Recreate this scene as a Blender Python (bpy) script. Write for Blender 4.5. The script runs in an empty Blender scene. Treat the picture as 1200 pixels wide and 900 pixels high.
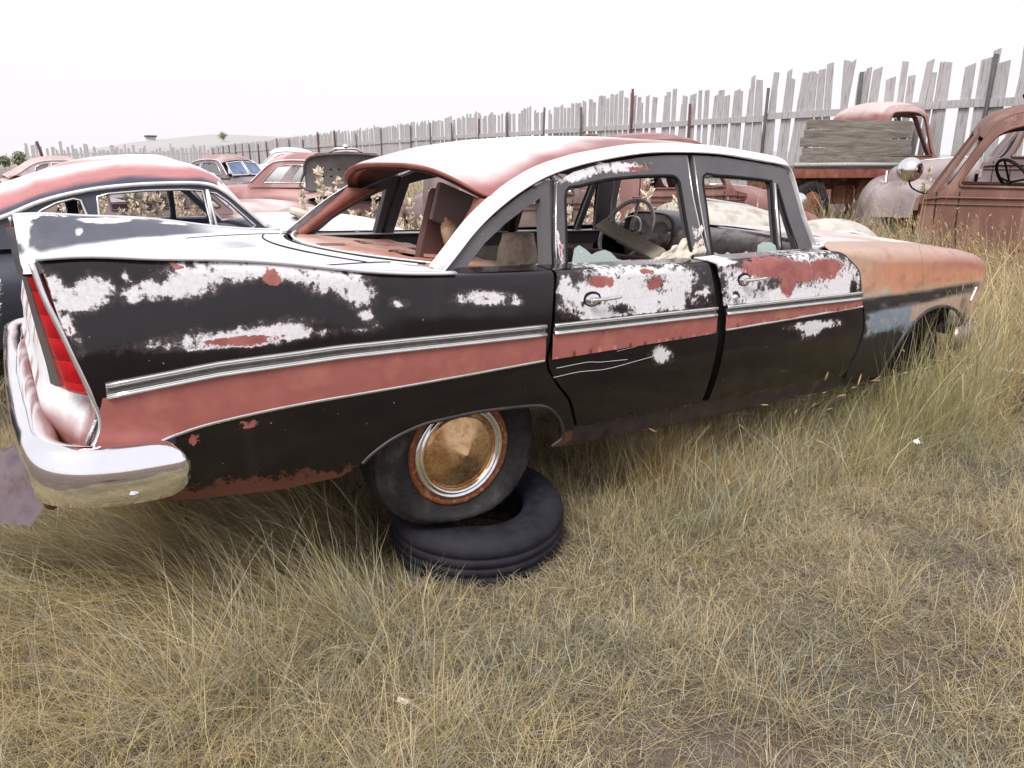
import bpy, bmesh, math, random
import numpy as np
from mathutils import Vector, Matrix, noise
from mathutils.kdtree import KDTree
from mathutils.geometry import delaunay_2d_cdt
random.seed(7); rng = np.random.default_rng(11)
scene = bpy.context.scene
COL = scene.collection
rad = math.radians
def interp(x, t):
    if x <= t[0][0]: return t[0][1]
    if x >= t[-1][0]: return t[-1][1]
    lo, hi = 0, len(t)-1
    while hi-lo > 1:
        m = (lo+hi)//2
        if t[m][0] <= x: lo = m
        else: hi = m
    a, b = t[lo], t[hi]; return a[1]+(b[1]-a[1])*(x-a[0])/(b[0]-a[0])
def sm(a, b, x):
    t = min(1, max(0, (x-a)/(b-a))); return t*t*(3-2*t)

# ---------------------------------------------------------------- materials
def newmat(name):
    m = bpy.data.materials.new(name); m.use_nodes = True
    nt = m.node_tree; b = nt.nodes['Principled BSDF']
    return m, nt, b
def N(nt, t, **kw):
    n = nt.nodes.new(t)
    for k, v in kw.items():
        if k.startswith('i_'): n.inputs[k[2:].replace('_', ' ')].default_value = v
        else: setattr(n, k, v)
    return n
def L(nt, a, b): nt.links.new(a, b)
def noise_tex(nt, scale, detail=6, rough=.6, coord='Object', stretch=None, dist=0):
    tc = N(nt, 'ShaderNodeTexCoord'); n = N(nt, 'ShaderNodeTexNoise')
    n.inputs['Scale'].default_value = scale; n.inputs['Detail'].default_value = detail
    n.inputs['Roughness'].default_value = rough; n.inputs['Distortion'].default_value = dist
    if stretch:
        mp = N(nt, 'ShaderNodeMapping'); mp.inputs['Scale'].default_value = stretch
        L(nt, tc.outputs[coord], mp.inputs['Vector']); L(nt, mp.outputs[0], n.inputs['Vector'])
    else: L(nt, tc.outputs[coord], n.inputs['Vector'])
    return n.outputs['Fac']
def ramp(nt, fac, stops):
    r = N(nt, 'ShaderNodeValToRGB'); e = r.color_ramp.elements
    e[0].position, e[0].color = stops[0][0], (*stops[0][1], 1)
    e[1].position, e[1].color = stops[-1][0], (*stops[-1][1], 1)
    for p, c in stops[1:-1]:
        k = e.new(p); k.color = (*c, 1)
    L(nt, fac, r.inputs[0]); return r.outputs[0]
def mixc(nt, fac, a, b, mode='MIX'):
    m = N(nt, 'ShaderNodeMix', data_type='RGBA', blend_type=mode)
    for sock, v in ((m.inputs[0], fac), (m.inputs[6], a), (m.inputs[7], b)):
        if hasattr(v, 'links') or hasattr(v, 'is_linked'): L(nt, v, sock)
        else: sock.default_value = v if isinstance(v, (int, float)) else (*v, 1)
    return m.outputs[2]
def mth(nt, op, a, b=0, clamp=False):
    m = N(nt, 'ShaderNodeMath', operation=op, use_clamp=clamp)
    for s, v in ((m.inputs[0], a), (m.inputs[1], b)):
        if hasattr(v, 'is_linked'): L(nt, v, s)
        else: s.default_value = v
    return m.outputs[0]
def maprange(nt, v, a, b, c=0, d=1):
    m = N(nt, 'ShaderNodeMapRange'); L(nt, v, m.inputs[0])
    for i, q in enumerate((a, b, c, d)): m.inputs[i+1].default_value = q
    return m.outputs[0]
def bump(nt, b, h, strength=.3, dist=.01):
    n = N(nt, 'ShaderNodeBump'); n.inputs['Strength'].default_value = strength
    n.inputs['Distance'].default_value = dist; L(nt, h, n.inputs['Height']); L(nt, n.outputs[0], b.inputs['Normal'])

def plain(name, c1, c2=None, scale=8, rough=.6, metal=0, rough2=None, bmp=0, stretch=None, detail=6, c3=None, spec=.5, lo=.35, hi=.65):
    m, nt, b = newmat(name)
    c2 = c2 or tuple(x*.7 for x in c1)
    n = noise_tex(nt, scale, detail, .62, stretch=stretch)
    st = [(lo, c1), (hi, c2)]
    if c3: st = [(lo, c1), ((lo+hi)/2, c2), (hi, c3)]
    L(nt, ramp(nt, n, st), b.inputs['Base Color'])
    if rough2 is not None: L(nt, maprange(nt, n, lo, hi, rough, rough2), b.inputs['Roughness'])
    else: b.inputs['Roughness'].default_value = rough
    b.inputs['Metallic'].default_value = metal
    b.inputs['Specular IOR Level'].default_value = spec
    if bmp: bump(nt, b, n, bmp)
    return m

def paint_mat(name, base, rough=.32, base2=None):
    """old paint: 'Col' alpha-less vertex colour multiplied in, 'mask' R = bare pale patches, G = red primer showing"""
    m, nt, b = newmat(name)
    at = N(nt, 'ShaderNodeAttribute', attribute_name='mask'); sp = N(nt, 'ShaderNodeSeparateColor'); L(nt, at.outputs['Color'], sp.inputs[0])
    big = noise_tex(nt, 3.0, 8, .7); fine = noise_tex(nt, 38, 7, .72); mid = noise_tex(nt, 90, 5, .7); streak = noise_tex(nt, 9, 6, .7, stretch=(1, 1, .12))
    c = mixc(nt, maprange(nt, big, .35, .7), base, base2 or tuple(x*1.6+.012 for x in base))
    c = mixc(nt, maprange(nt, streak, .58, .82, 0, .10), c, (.14, .11, .10))
    # tiny chips
    chip = maprange(nt, noise_tex(nt, 60, 3, .5), .74, .76)
    c = mixc(nt, mth(nt, 'MULTIPLY', chip, .7), c, (.30, .22, .2))
    nz = mth(nt, 'ADD', mth(nt, 'MULTIPLY', mth(nt, 'SUBTRACT', fine, .5), 1.7), mth(nt, 'MULTIPLY', mth(nt, 'SUBTRACT', noise_tex(nt, 12, 4, .6), .5), .9))
    w = maprange(nt, mth(nt, 'ADD', sp.outputs[0], nz), .43, .62)
    g = maprange(nt, mth(nt, 'ADD', sp.outputs[1], mth(nt, 'MULTIPLY', nz, .8)), .47, .55)
    wc = mixc(nt, maprange(nt, mid, .4, .7), (.76, .75, .78), (.60, .58, .60))
    rc = mixc(nt, maprange(nt, noise_tex(nt, 14, 6, .7), .4, .65), (.27, .075, .07), (.38, .14, .115))
    halo = mth(nt, 'MULTIPLY', maprange(nt, mth(nt, 'ADD', sp.outputs[0], mth(nt, 'MULTIPLY', nz, .8)), .12, .45), .55)
    c = mixc(nt, halo, c, (.085, .058, .058))
    rb = maprange(nt, mth(nt, 'ADD', sp.outputs[2], mth(nt, 'MULTIPLY', nz, 1.2)), .5, .75)
    c = mixc(nt, mth(nt, 'MULTIPLY', rb, .85), c, (.13, .045, .032))
    c = mixc(nt, w, c, wc); c = mixc(nt, g, c, rc)
    L(nt, c, b.inputs['Base Color'])
    r = mth(nt, 'ADD', mth(nt, 'MULTIPLY', maprange(nt, big, .3, .7), .09), rough)
    mx = mth(nt, 'MAXIMUM', w, g)
    L(nt, mth(nt, 'ADD', r, mth(nt, 'MULTIPLY', mx, .3), True), b.inputs['Roughness'])
    bump(nt, b, mth(nt, 'ADD', mth(nt, 'MULTIPLY', mx, -.4), mth(nt, 'MULTIPLY', mid, .15)), .25, .002)
    return m
def col_mat(name, rough=.5, spec=.5, amount=.5, scale=20, metal=0, stretch=None, bmp=.15):
    """colour comes from the painted vertex attribute 'Col', broken up by noise"""
    m, nt, b = newmat(name)
    at = N(nt, 'ShaderNodeAttribute', attribute_name='Col')
    n = noise_tex(nt, scale, 8, .7, stretch=stretch); n2 = noise_tex(nt, scale*6, 4, .7)
    k = mth(nt, 'ADD', mth(nt, 'MULTIPLY', mth(nt, 'SUBTRACT', n, .5), amount*2), mth(nt, 'ADD', 1, mth(nt, 'MULTIPLY', mth(nt, 'SUBTRACT', n2, .5), amount)))
    hs = N(nt, 'ShaderNodeHueSaturation'); L(nt, at.outputs['Color'], hs.inputs['Color']); L(nt, k, hs.inputs['Value'])
    L(nt, hs.outputs[0], b.inputs['Base Color'])
    b.inputs['Roughness'].default_value = rough; b.inputs['Specular IOR Level'].default_value = spec; b.inputs['Metallic'].default_value = metal
    L(nt, maprange(nt, n, .3, .7, rough-.1, rough+.15), b.inputs['Roughness'])
    if bmp: bump(nt, b, n2, bmp, .003)
    return m

# ---------------------------------------------------------------- objects
def empty(name, label, cat, mat=None, group=None):
    o = bpy.data.objects.new(name, None); COL.objects.link(o)
    o.empty_display_size = .3
    if mat is not None: o.matrix_world = mat
    o['label'] = label; o['category'] = cat
    if group: o['group'] = group
    return o
def tag(o, label=None, cat=None, group=None, kind=None):
    if label: o['label'] = label
    if cat: o['category'] = cat
    if group: o['group'] = group
    if kind: o['kind'] = kind
    return o
def mk(name, verts, faces, mat, parent=None, smooth=True, sharp=None, mat_w=None, col=None, mask=None):
    me = bpy.data.meshes.new(name); me.from_pydata([tuple(v) for v in verts], [], faces); me.validate(); me.update()
    if smooth: me.polygons.foreach_set('use_smooth', [True]*len(me.polygons))
    if sharp and smooth: me.set_sharp_from_angle(angle=rad(sharp))
    me.materials.append(mat)
    for nm, f in (('Col', col), ('mask', mask)):
        if f:
            a = me.color_attributes.new(nm, 'FLOAT_COLOR', 'POINT')
            buf = np.ones((len(me.vertices), 4), dtype=np.float32)
            for i, v in enumerate(me.vertices): buf[i, :3] = f(v.co)
            a.data.foreach_set('color', buf.ravel())
    o = bpy.data.objects.new(name, me); COL.objects.link(o)
    if parent is not None: o.parent = parent
    if mat_w is not None: o.matrix_world = mat_w
    return o
def inside(P, poly):
    P = np.asarray(P); q = np.asarray(poly); n = len(q); r = np.zeros(len(P), bool); j = n-1
    for i in range(n):
        xi, yi = q[i]; xj, yj = q[j]
        c = ((yi > P[:, 1]) != (yj > P[:, 1])) & (P[:, 0] < (xj-xi)*(P[:, 1]-yi)/((yj-yi) or 1e-12)+xi)
        r ^= c; j = i
    return r
def densify(poly, res, closed=True):
    out = []; n = len(poly)
    for i in range(n if closed else n-1):
        a = np.array(poly[i], float); b = np.array(poly[(i+1) % n], float)
        k = max(1, int(math.ceil(np.linalg.norm(b-a)/res)))
        for t in range(k): out.append(tuple(a+(b-a)*t/k))
    if not closed: out.append(tuple(poly[-1]))
    return out
def smooth_line(pts, n=6):
    """catmull-rom through the points"""
    P = [np.array(p, float) for p in pts]; P = [2*P[0]-P[1]]+P+[2*P[-1]-P[-2]]; out = []
    for i in range(1, len(P)-2):
        for t in np.linspace(0, 1, n, endpoint=False):
            a, b, c, d = P[i-1:i+3]
            out.append(tuple(.5*((2*b)+(-a+c)*t+(2*a-5*b+4*c-d)*t*t+(-a+3*b-3*c+d)*t**3)))
    out.append(tuple(P[-2])); return out
def sheet(name, outline, fn, mat, parent=None, holes=(), res=.03, thick=.004, inward=None, **kw):
    """flat outline (u,v) with holes, filled with a grid, bent onto the surface fn(u,v), given a folded rim"""
    loops = [densify(outline, res)]+[densify(h, res) for h in holes]
    pts = []; edges = []
    for lp in loops:
        s = len(pts); pts += lp; edges += [(s+i, s+(i+1) % len(lp)) for i in range(len(lp))]
    B = np.array(pts); lo = B.min(0); hi = B.max(0)
    gx, gy = np.meshgrid(np.arange(lo[0]+res*.5, hi[0], res), np.arange(lo[1]+res*.5, hi[1], res))
    G_ = np.stack([gx.ravel(), gy.ravel()], 1)
    if len(G_):
        ok = inside(G_, loops[0])
        for lp in loops[1:]: ok &= ~inside(G_, lp)
        G_ = G_[ok]
        if len(G_):
            kd = KDTree(len(B)); [kd.insert((b_[0], b_[1], 0), i_) for i_, b_ in enumerate(B)]; kd.balance(); d = np.array([kd.find((g_[0], g_[1], 0))[2]**2 for g_ in G_])
            G_ = G_[d > (res*.45)**2]
    allp = [Vector(p) for p in pts]+[Vector(p) for p in G_]
    vs, es, fs, ov, oe, of = delaunay_2d_cdt(allp, edges, [], 0, 1e-6)
    V2 = np.array([tuple(v) for v in vs]); F = np.array([f for f in fs if len(f) == 3])
    cen = V2[F].mean(1); ok = inside(cen, loops[0])
    for lp in loops[1:]: ok &= ~inside(cen, lp)
    F = F[ok]
    V = [fn(float(a), float(b)) for a, b in V2]
    if thick:
        A = np.array(V); nrm = np.zeros_like(A)
        fnm = np.cross(A[F[:, 1]]-A[F[:, 0]], A[F[:, 2]]-A[F[:, 0]])
        for k in range(3): np.add.at(nrm, F[:, k], fnm)
        nrm /= np.linalg.norm(nrm, axis=1)[:, None]+1e-12
        if inward is not None:
            s = np.sign((nrm*np.array(inward)).sum(1).sum()) or 1
            if s > 0: F = F[:, ::-1]
            nrm = nrm*s
        n = len(V); V = V+[tuple(v) for v in (A+nrm*thick)]
        faces = [tuple(int(i) for i in f) for f in F]+[tuple(int(i)+n for i in f[::-1]) for f in F]
        cnt = {}
        for f in F:
            for a, b in ((f[0], f[1]), (f[1], f[2]), (f[2], f[0])):
                cnt[(int(a), int(b))] = 1
        for (a, b) in cnt:
            if (b, a) not in cnt:
                k = len(V); V += [V[a], V[b], V[b+n], V[a+n]]; faces.append((k+1, k, k+3, k+2))
    else: faces = [tuple(int(i) for i in f) for f in F]
    return mk(name, V, faces, mat, parent, **kw)
def grid(name, rows, mat, parent=None, closed=False, cap=False, **kw):
    n = len(rows[0]); V = [p for r in rows for p in r]; F = []
    for i in range(len(rows)-1):
        for j in range(n if closed else n-1):
            k = (j+1) % n; F.append((i*n+j, i*n+k, (i+1)*n+k, (i+1)*n+j))
    if cap: F.append(tuple(range(n))[::-1]); F.append(tuple((len(rows)-1)*n+j for j in range(n)))
    return mk(name, V, F, mat, parent, **kw)
def sweep_rows(path, prof, up=(0, 0, 1), scale=None, twist=None):
    """prof: list of (side, out) in the frame (up x tangent, up)"""
    P = [Vector(p) for p in path]; rows = []
    for i, p in enumerate(P):
        t = (P[min(i+1, len(P)-1)]-P[max(i-1, 0)]).normalized()
        u = Vector(up(i) if callable(up) else up); s = u.cross(t).normalized(); u2 = t.cross(s).normalized()
        k = scale[i] if scale else 1
        rows.append([tuple(p+s*a*k+u2*b*k) for a, b in prof])
    return rows
def circ(r, n=8, sx=1, sy=1): return [(r*sx*math.cos(2*math.pi*k/n), r*sy*math.sin(2*math.pi*k/n)) for k in range(n)]
def tube(name, path, r, mat, parent=None, n=8, up=(0, 0, 1), sx=1, sy=1, scale=None, closed=False, **kw):
    if closed: path = list(path)+[path[0], path[1]]
    return grid(name, sweep_rows(path, circ(r, n, sx, sy), up, scale), mat, parent, closed=True, cap=not closed, **kw)
def lathe(prof, n=40, axis='y', centre=(0, 0, 0), wob=None):
    rows = []
    for r, h in prof:
        row = []
        for k in range(n):
            a = 2*math.pi*k/n; rr = r; hh = h
            if wob: rr, hh = wob(r, h, a)
            c, s = rr*math.cos(a), rr*math.sin(a)
            p = (c, hh, s) if axis == 'y' else (c, s, hh) if axis == 'z' else (hh, c, s)
            row.append((p[0]+centre[0], p[1]+centre[1], p[2]+centre[2]))
        rows.append(row)
    return rows
def lathe_o(name, prof, mat, parent=None, n=40, axis='y', centre=(0, 0, 0), wob=None, **kw):
    return grid(name, lathe(prof, n, axis, centre, wob), mat, parent, closed=True, **kw)
def bm_obj(name, bm, mat, parent=None, smooth=False, bevel=0, **kw):
    if bevel:
        bmesh.ops.bevel(bm, geom=bm.edges[:], offset=bevel, segments=2, affect='EDGES', profile=.6, clamp_overlap=True)
    me = bpy.data.meshes.new(name); bm.to_mesh(me); bm.free(); me.materials.append(mat)
    if smooth:
        me.polygons.foreach_set('use_smooth', [True]*len(me.polygons)); me.set_sharp_from_angle(angle=rad(40))
    o = bpy.data.objects.new(name, me); COL.objects.link(o)
    if parent is not None: o.parent = parent
    return o
def add_box(bm, c, s, rot=None):
    m = Matrix.Translation(c) @ (rot.to_4x4() if rot else Matrix.Identity(4)) @ Matrix.Diagonal((*s, 1))
    bmesh.ops.create_cube(bm, size=1, matrix=m)
def box(name, c, s, mat, parent=None, rot=None, bevel=.004, **kw):
    bm = bmesh.new(); add_box(bm, c, s, rot); return bm_obj(name, bm, mat, parent, bevel=bevel, smooth=True, **kw)
def blobval(x, z, B, k=1.1):
    """union of slanted ellipses (cx,cz,ax,az,bx,bz): 0.5 on the rim"""
    v = -1.
    for cx, cz, ax, az, bx, bz in B:
        det = ax*bz-az*bx or 1e-9; dx, dz = x-cx, z-cz
        p = (dx*bz-dz*bx)/det; q = (ax*dz-az*dx)/det
        v = max(v, .5+(1-math.hypot(p, q))*k)
    return max(-1., min(1.3, v))
# ---------------------------------------------------------------- camera pose, once level and once as seen from the tilted sedan
def rot_of(yaw, pitch, roll):
    fw = Vector((math.sin(yaw)*math.cos(pitch), math.cos(yaw)*math.cos(pitch), -math.sin(pitch)))
    r0 = Vector((math.cos(yaw), -math.sin(yaw), 0)); u0 = r0.cross(fw)
    r = r0*math.cos(roll)+u0*math.sin(roll); u = -r0*math.sin(roll)+u0*math.cos(roll)
    return Matrix((r, u, -fw)).transposed()
YAW = .605953842
CAM_P = Vector((-1.343369, -3.067367, 1.5))
CAM_R = rot_of(YAW, rad(16.6), 0)
TILT = CAM_R @ rot_of(YAW, .271641565, .0352312007).transposed()      # the sedan stands nose down, its tail propped on a loose tyre
CAR_M = Matrix.Translation(CAM_P-TILT @ Vector((-1.343369, -3.067367, 1.267467))) @ TILT.to_4x4()

# ---------------------------------------------------------------- materials of the sedan
M = {}
M['black'] = paint_mat('faded_black_paint', (.0045, .003, .004), .07, (.009, .007, .0085))
M['grey_frame'] = paint_mat('grey_frame_paint', (.075, .07, .075), .3, (.12, .112, .118))
M['col'] = col_mat('weathered_paint', .42, .5, .35, 16)
M['roof'] = col_mat('roof_paint_with_sky_glare', .38, .7, .22, 7, bmp=.08)  # red roof paint, its pale top is painted-in sky glare
M['band'] = plain('rose_band_paint', (.37, .125, .105), (.32, .10, .088), 6, .45, c3=(.40, .15, .115), detail=9, bmp=.05)
M['chrome'] = plain('dull_chrome', (.86, .86, .88), (.72, .71, .70), 22, .1, 1, .28)
M['chrome_b'] = plain('bumper_chrome', (.95, .95, .97), (.86, .86, .87), 5, .025, 1, .11, detail=9, bmp=.03)
M['trim'] = plain('trim_metal', (.80, .80, .82), (.68, .68, .68), 12, .2, .85, .32)
M['groove'] = plain('moulding_groove', (.16, .155, .14), (.24, .23, .2), 40, .5, .3)
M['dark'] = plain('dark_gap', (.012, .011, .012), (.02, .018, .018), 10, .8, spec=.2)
M['rubber'] = plain('old_rubber', (.016, .015, .017), (.035, .032, .033), 9, .7, rough2=.9, bmp=.6, detail=10, c3=(.10, .09, .085), hi=.75, spec=.22)
for k_ in ('rubber',):
    nt = M[k_].node_tree; b = nt.nodes['Principled BSDF']; v = N(nt, 'ShaderNodeTexVoronoi', feature='DISTANCE_TO_EDGE'); v.inputs['Scale'].default_value = 26; tc = N(nt, 'ShaderNodeTexCoord'); L(nt, tc.outputs['Object'], v.inputs['Vector'])
    bump(nt, b, mth(nt, 'ADD', maprange(nt, v.outputs['Distance'], 0, .05), noise_tex(nt, 45, 6, .75)), .55, .004)
M['rubber2'] = plain('flat_tyre_rubber', (.011, .011, .017), (.024, .023, .032), 14, .6, rough2=.85, bmp=.4, detail=10, spec=.25)
M['rust'] = plain('brown_rust', (.10, .035, .025), (.19, .075, .045), 12, .85, c3=(.26, .12, .07), bmp=.3, detail=9)
M['rustred'] = plain('red_rust', (.16, .045, .035), (.23, .075, .055), 6, .6, c3=(.3, .12, .09), bmp=.15, detail=9)
M['inner'] = plain('inner_primer', (.075, .03, .027), (.13, .055, .045), 7, .7, bmp=.15)
M['jamb'] = plain('jamb_paint', (.02, .016, .02), (.05, .035, .035), 18, .5)
M['red_lens'], nt, b = newmat('red_lens'); b.inputs['Roughness'].default_value = .16
wv = N(nt, 'ShaderNodeTexWave', bands_direction='Z', wave_profile='SAW'); wv.inputs['Scale'].default_value = 5.3; tc = N(nt, 'ShaderNodeTexCoord'); L(nt, tc.outputs['Object'], wv.inputs['Vector'])
L(nt, ramp(nt, mth(nt, 'ADD', mth(nt, 'MULTIPLY', wv.outputs['Fac'], .22), mth(nt, 'MULTIPLY', noise_tex(nt, 9, 7, .7), .78)), [(.3, (.16, .002, .005)), (.5, (.42, .004, .012)), (.72, (.6, .02, .025))]), b.inputs['Base Color']); bump(nt, b, wv.outputs['Fac'], .5, .004)
M['fade'] = plain('ivory_paint', (.76, .75, .78), (.66, .65, .67), 7, .38, c3=(.80, .79, .82))
M['ivory_gloss'] = plain('bright_edge_trim', (.72, .72, .76), (.62, .62, .65), 7, .25, .3)
M['gpanel'] = plain('spotted_gauge_face', (.80, .79, .76), (.50, .47, .42), 15, .5)
M['gauge'] = plain('clouded_gauge', (.30, .28, .26), (.5, .48, .44), 25, .4)
M['dash'] = plain('dash_paint', (.30, .22, .19), (.52, .48, .45), 9, .4, c3=(.17, .10, .085))
M['cloth'] = plain('torn_vinyl', (.12, .04, .035), (.07, .03, .028), 14, .8, bmp=.4)
M['wood'] = plain('grey_wood', (.40, .34, .26), (.52, .46, .37), 5, .85, stretch=(1, 14, 14), bmp=.4, detail=8)
M['pale'] = plain('plastic_film', (.62, .57, .5), (.45, .38, .3), 12, .5, bmp=.2)
def glass_mat(name, c, alpha, rough=.1):
    m, nt, b = newmat(name); b.inputs['Base Color'].default_value = (*c, 1); b.inputs['Roughness'].default_value = rough
    b.inputs['Alpha'].default_value = alpha; b.inputs['IOR'].default_value = 1.5
    v = N(nt, 'ShaderNodeTexVoronoi', feature='DISTANCE_TO_EDGE'); v.inputs['Scale'].default_value = 90
    tc = N(nt, 'ShaderNodeTexCoord'); L(nt, tc.outputs['Object'], v.inputs['Vector'])
    L(nt, maprange(nt, v.outputs['Distance'], 0, .06, min(1, alpha+.3), alpha), b.inputs['Alpha'])
    return m
M['shard'] = glass_mat('crazed_safety_glass', (.50, .60, .58), .5)
M['pane'] = glass_mat('dusty_glass', (.5, .54, .55), .30)
def hub_mat():
    m, nt, b = newmat('rusty_hubcap'); tc = N(nt, 'ShaderNodeTexCoord'); sx = N(nt, 'ShaderNodeSeparateXYZ'); L(nt, tc.outputs['Object'], sx.inputs[0])
    n = noise_tex(nt, 9, 9, .7, dist=.6); n2 = noise_tex(nt, 60, 4, .7)
    c = ramp(nt, mth(nt, 'ADD', n, mth(nt, 'MULTIPLY', mth(nt, 'SUBTRACT', n2, .5), .3)), [(.3, (.26, .12, .05)), (.45, (.46, .25, .11)), (.56, (.62, .43, .24)), (.72, (.48, .20, .08))])
    L(nt, c, b.inputs['Base Color']); b.inputs['Metallic'].default_value = .8
    L(nt, maprange(nt, n2, .3, .7, .16, .34), b.inputs['Roughness']); bump(nt, b, n2, .06, .002); return m
M['hub'] = hub_mat()
M['grille_rust'] = plain('dirty_metal', (.20, .16, .14), (.35, .30, .27), 9, .4, .7, bmp=.2)
M['rustrim'] = plain('orange_rust_rim', (.32, .10, .03), (.18, .055, .025), 40, .6, .4, c3=(.42, .2, .1))

# ---------------------------------------------------------------- sedan body surfaces, car frame: x forward, y left, z up, origin under the rear axle
sed = empty('sedan', 'peeling black tail-finned sedan with rose side stripe, propped on a loose tyre', 'car', CAR_M)
Wk = smooth_line([(.15, .875), (.3, .915), (.45, .95), (.6, .966), (.75, .962), (.9, .944), (1.06, .92)], 8)
def W(x, z):
    w = interp(z, Wk)
    if x > 2.6: w -= .045*((x-2.6)/1.2)**2
    if x > 3.5: w -= .05*((x-3.5)/.22)**2
    if x < -.4: w -= .04*((-x-.4)/.9)**2
    return w
T0k = smooth_line([(-1.30, 1.023), (-1.157, 1.030), (-.99, 1.02), (-.817, 1.013), (-.67, 1.0), (-.5, .977), (-.36, .96), (-.15, .948), (.265, .944), (1.1, .945), (1.32, .952), (1.84, .962), (2.01, .969), (2.4, .969), (2.62, .966), (3.2, .947), (3.45, .92), (3.62, .888), (3.74, .85)], 5)
T0 = lambda x: interp(x, T0k)
def Rr(x): return .026+.06*sm(2.0, 2.5, x)
def flank(sg):
    def fn(x, v):
        R = Rr(x); zb = T0(x)-R; e = v-zb; w = W(x, min(v, zb))
        w += .0035*noise.noise(Vector((x*2.6, v*3.2, 5+sg)))+.0015*noise.noise(Vector((x*8, v*9, sg)))
        if e < 0: y, z = w, v
        elif e < R*math.pi/2:
            a = e/R; y, z = w-R*(1-math.cos(a)), zb+R*math.sin(a)
        else:
            i = e-R*math.pi/2; y, z = w-R-i, zb+R+.06*min(i, .3)
        return (x, sg*y, z)
    return fn
def topv(x, flat): return T0(x)-Rr(x)+Rr(x)*math.pi/2+flat
G = lambda z: interp(z, [(.80, .838), (.9, .80), (1.42, .62)])
GS = lambda sg, off=0: (lambda x, z: (x, sg*(G(z)+off), z))
WHITE_Q = [(-1.238, .969, .023, -.011, -.008, -.018), (-1.213, .932, .032, -.025, -.012, -.018), (-1.186, .916, .034, -.002, -.002, -.017), (-1.147, .954, .03, -.001, -.004, -.029), (-1.169, .93, .038, -.002, -.003, -.026), (-1.052, .933, .044, -.002, -.002, -.016), (-.991, .939, .042, -.002, -.001, -.018), (-1.01, .948, .054, -.002, -.001, -.013), (-.952, .952, .039, -.001, -.002, -.02), (-.907, .973, .065, -.002, -.004, -.04), (-.923, .94, .021, -.001, -.002, -.018), (-.813, .988, .08, -.003, -.003, -.028), (-.696, .991, .148, -.011, -.004, -.028), (-.637, .97, .099, -.018, -.005, -.022), (-.524, .95, .094, -.02, -.01, -.034), (-.453, .904, .043, -.018, -.014, -.031), (-.425, .837, .024, -.007, -.004, -.012), (-.319, .867, .029, -.002, -.001, -.011), (-.762, .796, .245, .001, 0, -.012), (-.854, .797, .125, -.004, -.001, -.024), (-.713, .814, .099, .01, .002, -.022), (.01, .866, .097, -.006, -.001, -.02), (.132, .85, .025, -.002, -.001, -.015), (-1.074, .984, .01, -.001, -.001, -.011), (-1.229, .912, .009, .004, .029, -.087)]
RED_Q = [(-.704, .965, .027, -.001, -.002, -.026), (-.95, 1.004, .019, -.001, -.001, -.009), (-.82, .794, .127, .001, -.001, -.014), (-.689, .807, .095, .006, 0, -.007), (.003, .869, .031, -.002, 0, -.009), (-1.234, .929, .005, .002, .024, -.082), (-.797, .549, .042, .002, .001, -.011), (-.947, .523, .011, -.006, -.007, -.019)]
WHITE_R = [(.458, .842, .126, -.008, -.002, -.069), (.65, .863, .241, -.013, -.001, -.071), (.763, .811, .231, -.015, -.001, -.06), (.906, .877, .098, -.005, -.001, -.062), (.347, .879, .031, -.002, -.002, -.043), (.519, .775, .112, -.008, -.001, -.026), (1.066, .823, .058, .012, .008, -.016), (.849, .583, .049, -.005, .005, -.03), (.719, .925, .236, -.01, -.001, -.017)]
RED_R = [(.509, .896, .072, -.004, 0, -.022), (.791, .875, .054, .011, .013, -.025), (.746, .927, .041, -.002, 0, -.01)]
WHITE_F = [(1.369, .884, .152, -.007, 0, -.037), (1.685, .781, .491, -.002, .009, -.044), (1.324, .82, .116, -.006, .001, -.051), (1.877, .878, .293, -.043, -.02, -.078), (2.054, .801, .16, -.008, .009, -.084), (1.873, .623, .16, -.005, .007, -.022), (1.842, .605, .069, -.006, .011, -.035), (1.202, .951, .076, -.002, 0, -.021), (1.28, .793, .028, -.001, 0, -.018)]
RED_F = [(1.497, .912, .208, .003, .007, -.045), (1.713, .884, .28, -.026, -.006, -.05), (1.633, .819, .057, -.003, .001, -.047), (1.91, .9, .153, -.005, .001, -.036)]
HOLE_R = [(.618, .787, .062, -.004, -.001, -.022), (.466, .829, .092, -.006, 0, -.009)]
HOLE_F = [(2.164, .774, .037, -.002, .007, -.051), (1.28, .804, .022, -.001, 0, -.014)]
def masker(wb, rb, holes=(), clip=None):
    def f(co):
        if co.y > 0: return (.0, .0, 0)
        w = blobval(co.x, co.z, wb, .55); r = blobval(co.x, co.z, rb, .7)
        if holes: w = min(w, 1-blobval(co.x, co.z, holes, .7)+.1)
        if .66 < co.z < .762 and clip: w = -.5; r = -.5
        lo = max(0, 1-(co.z-.31)/.05)*.6 if co.z < .45 else 0
        if co.x < -.45: lo = max(lo, .85*max(0, 1-(co.z-(.31+.09*max(0, (-co.x-.5)))-.01)/.06))
        return (w, r, lo)
    return f

ARCH_R = [(.30, .235), (.352, .257), (.396, .283), (.39, .326), (.357, .379), (.302, .428), (.242, .451), (.131, .461), (-.014, .467), (-.153, .461), (-.237, .453), (-.334, .423), (-.409, .377), (-.44, .348)]
LOW_L = [(-1.165, .49), (-1.022, .540), (-.894, .567), (-.703, .586), (-.52, .596), (-.227, .606), (.261, .626), (1.151, .648), (1.199, .655), (2.253, .688)]
BAND_T = [(-1.169, .690), (-.882, .722), (-.513, .737), (-.161, .737), (.257, .737), (1.139, .741), (2.239, .745)]
lowl = lambda x: interp(x, LOW_L); bandt = lambda x: interp(x, BAND_T)
SEAM_R = [(.303, .935), (.278, .693), (.264, .632), (.275, .586), (.326, .52), (.39, .453), (.45, .338)]
SEAM_B = [(1.117, .943), (1.149, .829), (1.178, .7), (1.188, .608), (1.187, .45), (1.179, .323)]
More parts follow.
